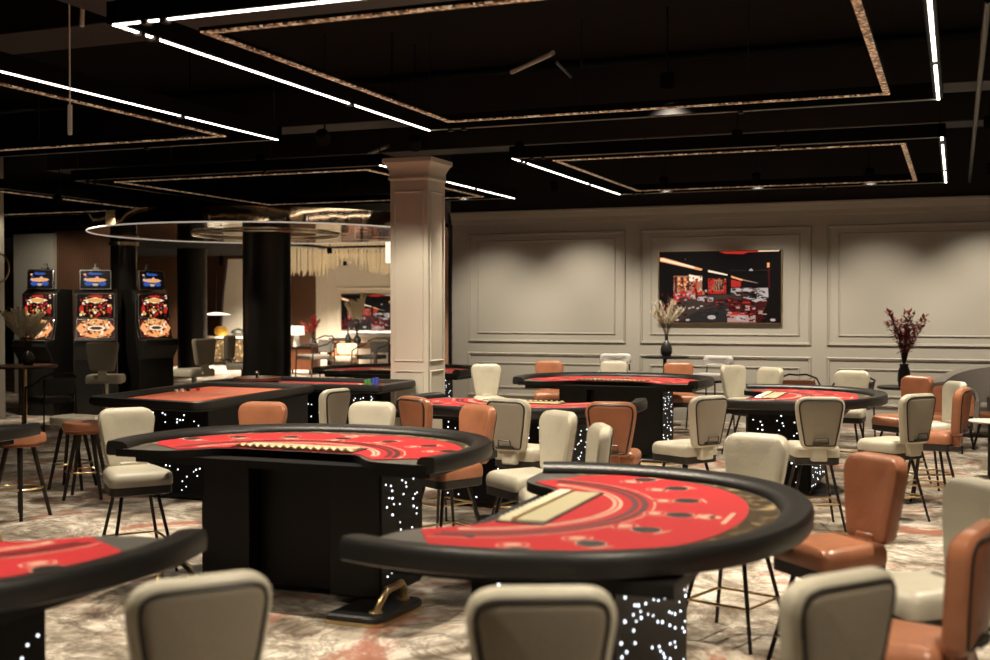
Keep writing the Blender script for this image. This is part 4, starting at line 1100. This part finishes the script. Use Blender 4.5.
t = tag(empty('dining_table', (x, 27.2, 0)), 'wooden dining table in the far lounge below the red picture screen', 'table')
MB().box(-.95, 1.3, -.5, .5, zt - .12, zt).build('table_top', 'brown_wood', t, bevel=.01)
for sx in (-1, 1):
    for sy in (-1, 1): MB().box(sx * .9 - .04, sx * .9 + .04, sy * .42 - .04, sy * .42 + .04, 0, zt - .12).build('leg', 'brown_wood', t)
x2 = at_floor(357, 27.2)
bottle_vase(at_floor(348, 27.1), 27.1, zt + .001, .35, 'tall dark bottle on the wooden dining table')
bottle_vase(x2, 27.2, zt + .001, .30, 'vase of the pampas bouquet on the wooden dining table', 'vase', 1.2)
pampas(x2, 27.2, zt + .18, 1.15, .36, 18, 41, 'tall pampas bouquet in front of the red picture screen in the far lounge', .011, 18)
# curved white counter
x = at_floor(385, 29.5); zc = onY(380, 332, 29.5).z
t = tag(empty('reception_counter', (x, 29.5, 0)), 'curved pale counter beside the white column in the far lounge', 'counter')
MB().lathe([(.001, 0), (.75, 0), (.80, zc - .35), (.95, zc - .12), (1.0, zc - .1)], 40).build('body', 'back_wall', t)
MB().lathe([(.001, zc - .1), (1.12, zc - .1), (1.15, zc - .05), (1.12, zc), (.001, zc)], 40).build('counter_top', 'white', t)
xa = at_floor(334, 31.6); xb = at_floor(380, 31.6); zs = onY(356, 338, 31.6).z
t = tag(empty('back_bar', ((xa + xb) / 2, 31.6, 0)), 'long wooden back bar cabinet under the red picture screen of the lounge', 'cabinet')
W = (xb - xa) / 2
MB().box(-W, W, -.25, .25, .1, zs - .06).build('body', 'brown_wood', t); MB().box(-W - .03, W + .03, -.28, .28, zs - .06, zs).build('top', 'satin_black', t)
for k in range(5):
    w5 = 2 * W / 5; MB().box(-W + k * w5 + .03, -W + (k + 1) * w5 - .03, -.275, -.251, .15, zs - .10).build('door', 'tan' if k % 2 else 'tan_dark', t)
MB().box(-W + .05, W - .05, -.22, .22, 0, .1).build('plinth', 'satin_black', t)
# left bright niche
xn = at_floor(223, 30.5); zn = onY(223, 336, 30.5).z
t = tag(empty('console_cabinet', (xn, 30.5, 0)), 'patterned beige console cabinet seen between the two round black columns', 'cabinet')
wN = abs(at_floor(243, 30.5) - at_floor(206, 30.5)) / 2 + .3
MB().box(-wN, wN, -.3, .3, zn - .06, zn).build('top', 'white', t); MB().box(-wN + .05, wN - .05, -.26, .26, .1, zn - .06).build('body', 'track', t)
mb = MB()
for k in range(2): mb.box(-.7 + k * .8, -.15 + k * .8, -.275, -.262, .2, zn - .75)
mb.build('door', 'satin_black', t)
MB().box(-wN + .1, wN - .1, -.24, .24, 0, .1).build('plinth', 'satin_black', t)
xb = at_floor(221, 30.4)
o = MB().lathe([(.001, 0), (.14, 0), (.21, .10), (.20, .22), (.12, .30), (.001, .30)], 24).build('amber_pot', 'yellow'); o.location = (xb, 30.4, zn + .001); tag(o, 'amber pot on the patterned console cabinet', 'pot')
xh = at_floor(238, 30.4)
o = MB().lathe([(.001, 0), (.15, 0), (.22, .10), (.20, .18), (.001, .26)], 24).build('dark_bowl', 'steel'); o.location = (xh, 30.4, zn + .001); tag(o, 'dark domed bowl on the patterned console cabinet', 'bowl')
# curved white screen wall behind the cabinet with a dark brace
xa = at_floor(222, 31.5); xb = at_floor(262, 31.5)
t = tag(empty('white_partition', ((xa + xb) / 2, 31.5, 0)), 'white curved partition with a dark bent edge left of the thick black column', 'partition')
mb = MB(); W = (xb - xa) / 2; pts = []
for k in range(13):
    z = zn + (3.3 - zn) * k / 12; off = -W + .42 * (1 - (k / 12 - .15) ** 2) - .42 + .55 * (k / 12) ** 2
    pts.append((off, z))
pts2 = pts + [(W, 3.3), (W, zn)]
mb.rings([[(a, 0, b) for a, b in pts2], [(a, .08, b) for a, b in pts2]]); mb.build('panel', 'back_wall', t)
mb = MB(); mb.tube([(a - .03, -.02, b) for a, b in pts], .045, 8); mb.build('edge_brace', 'steel', t)
MB().box(-W + .3, W - .1, .0, .08, 0, zn).build('foot_panel', 'back_wall', t)
xl = at_floor(222, 30.3); t = tag(empty('dish_lamp', (xl, 30.0, onY(222, 315.5, 30.0).z)), 'flat pale dish lamp above the patterned console cabinet', 'lamp')
MB().lathe([(.001, 0), (.42, 0.02), (.44, .03), (.10, .09), (.001, .10)], 32).build('dish', 'white', t); MB().tube([(0, 0, .09), (0, 0, 4.3 - t.location.z)], .006, 6).build('cord', 'rod_black', t)

# lamps of the lounge: bright downlights; the nearest is added to brighten the pampas
for i, (px, Y, pw) in enumerate(((222, 28.6, 1.3), (300, 29.5, 1.0), (345, 30.3, .8), (385, 29.8, .8), (330, 23.5, 1.2), (222, 26.0, .8))):
    x = at_floor(px, Y)
    can(x, Y, 3.0, x, Y + .6, 0, BACK_P * pw, 125, .6, 'lounge downlight can, %s in the far room' % NR[i], 'lounge downlights', rad=.08)
for i, (x, y, tx, ty, tz) in enumerate(((-13.9, 13.6, -14.0, 15.6, .9), (-12.3, 13.7, -12.8, 16.0, .9), (onY(78, 308, 17.2).x, 17.2, onY(78, 308, 18.6).x, 18.6, 1.5), (onY(36, 308, 17.2).x, 17.2, onY(36, 308, 18.6).x, 18.6, 1.5))):  # added lamps that brighten the machines and the wall panels behind them
    can(x, y, 3.3, tx, ty, tz, (230, 230, 75, 50)[i], 95, .7, 'dim spotlight added to brighten the slot machine corner, %s from the left' % NR[i], 'added slot spotlights')
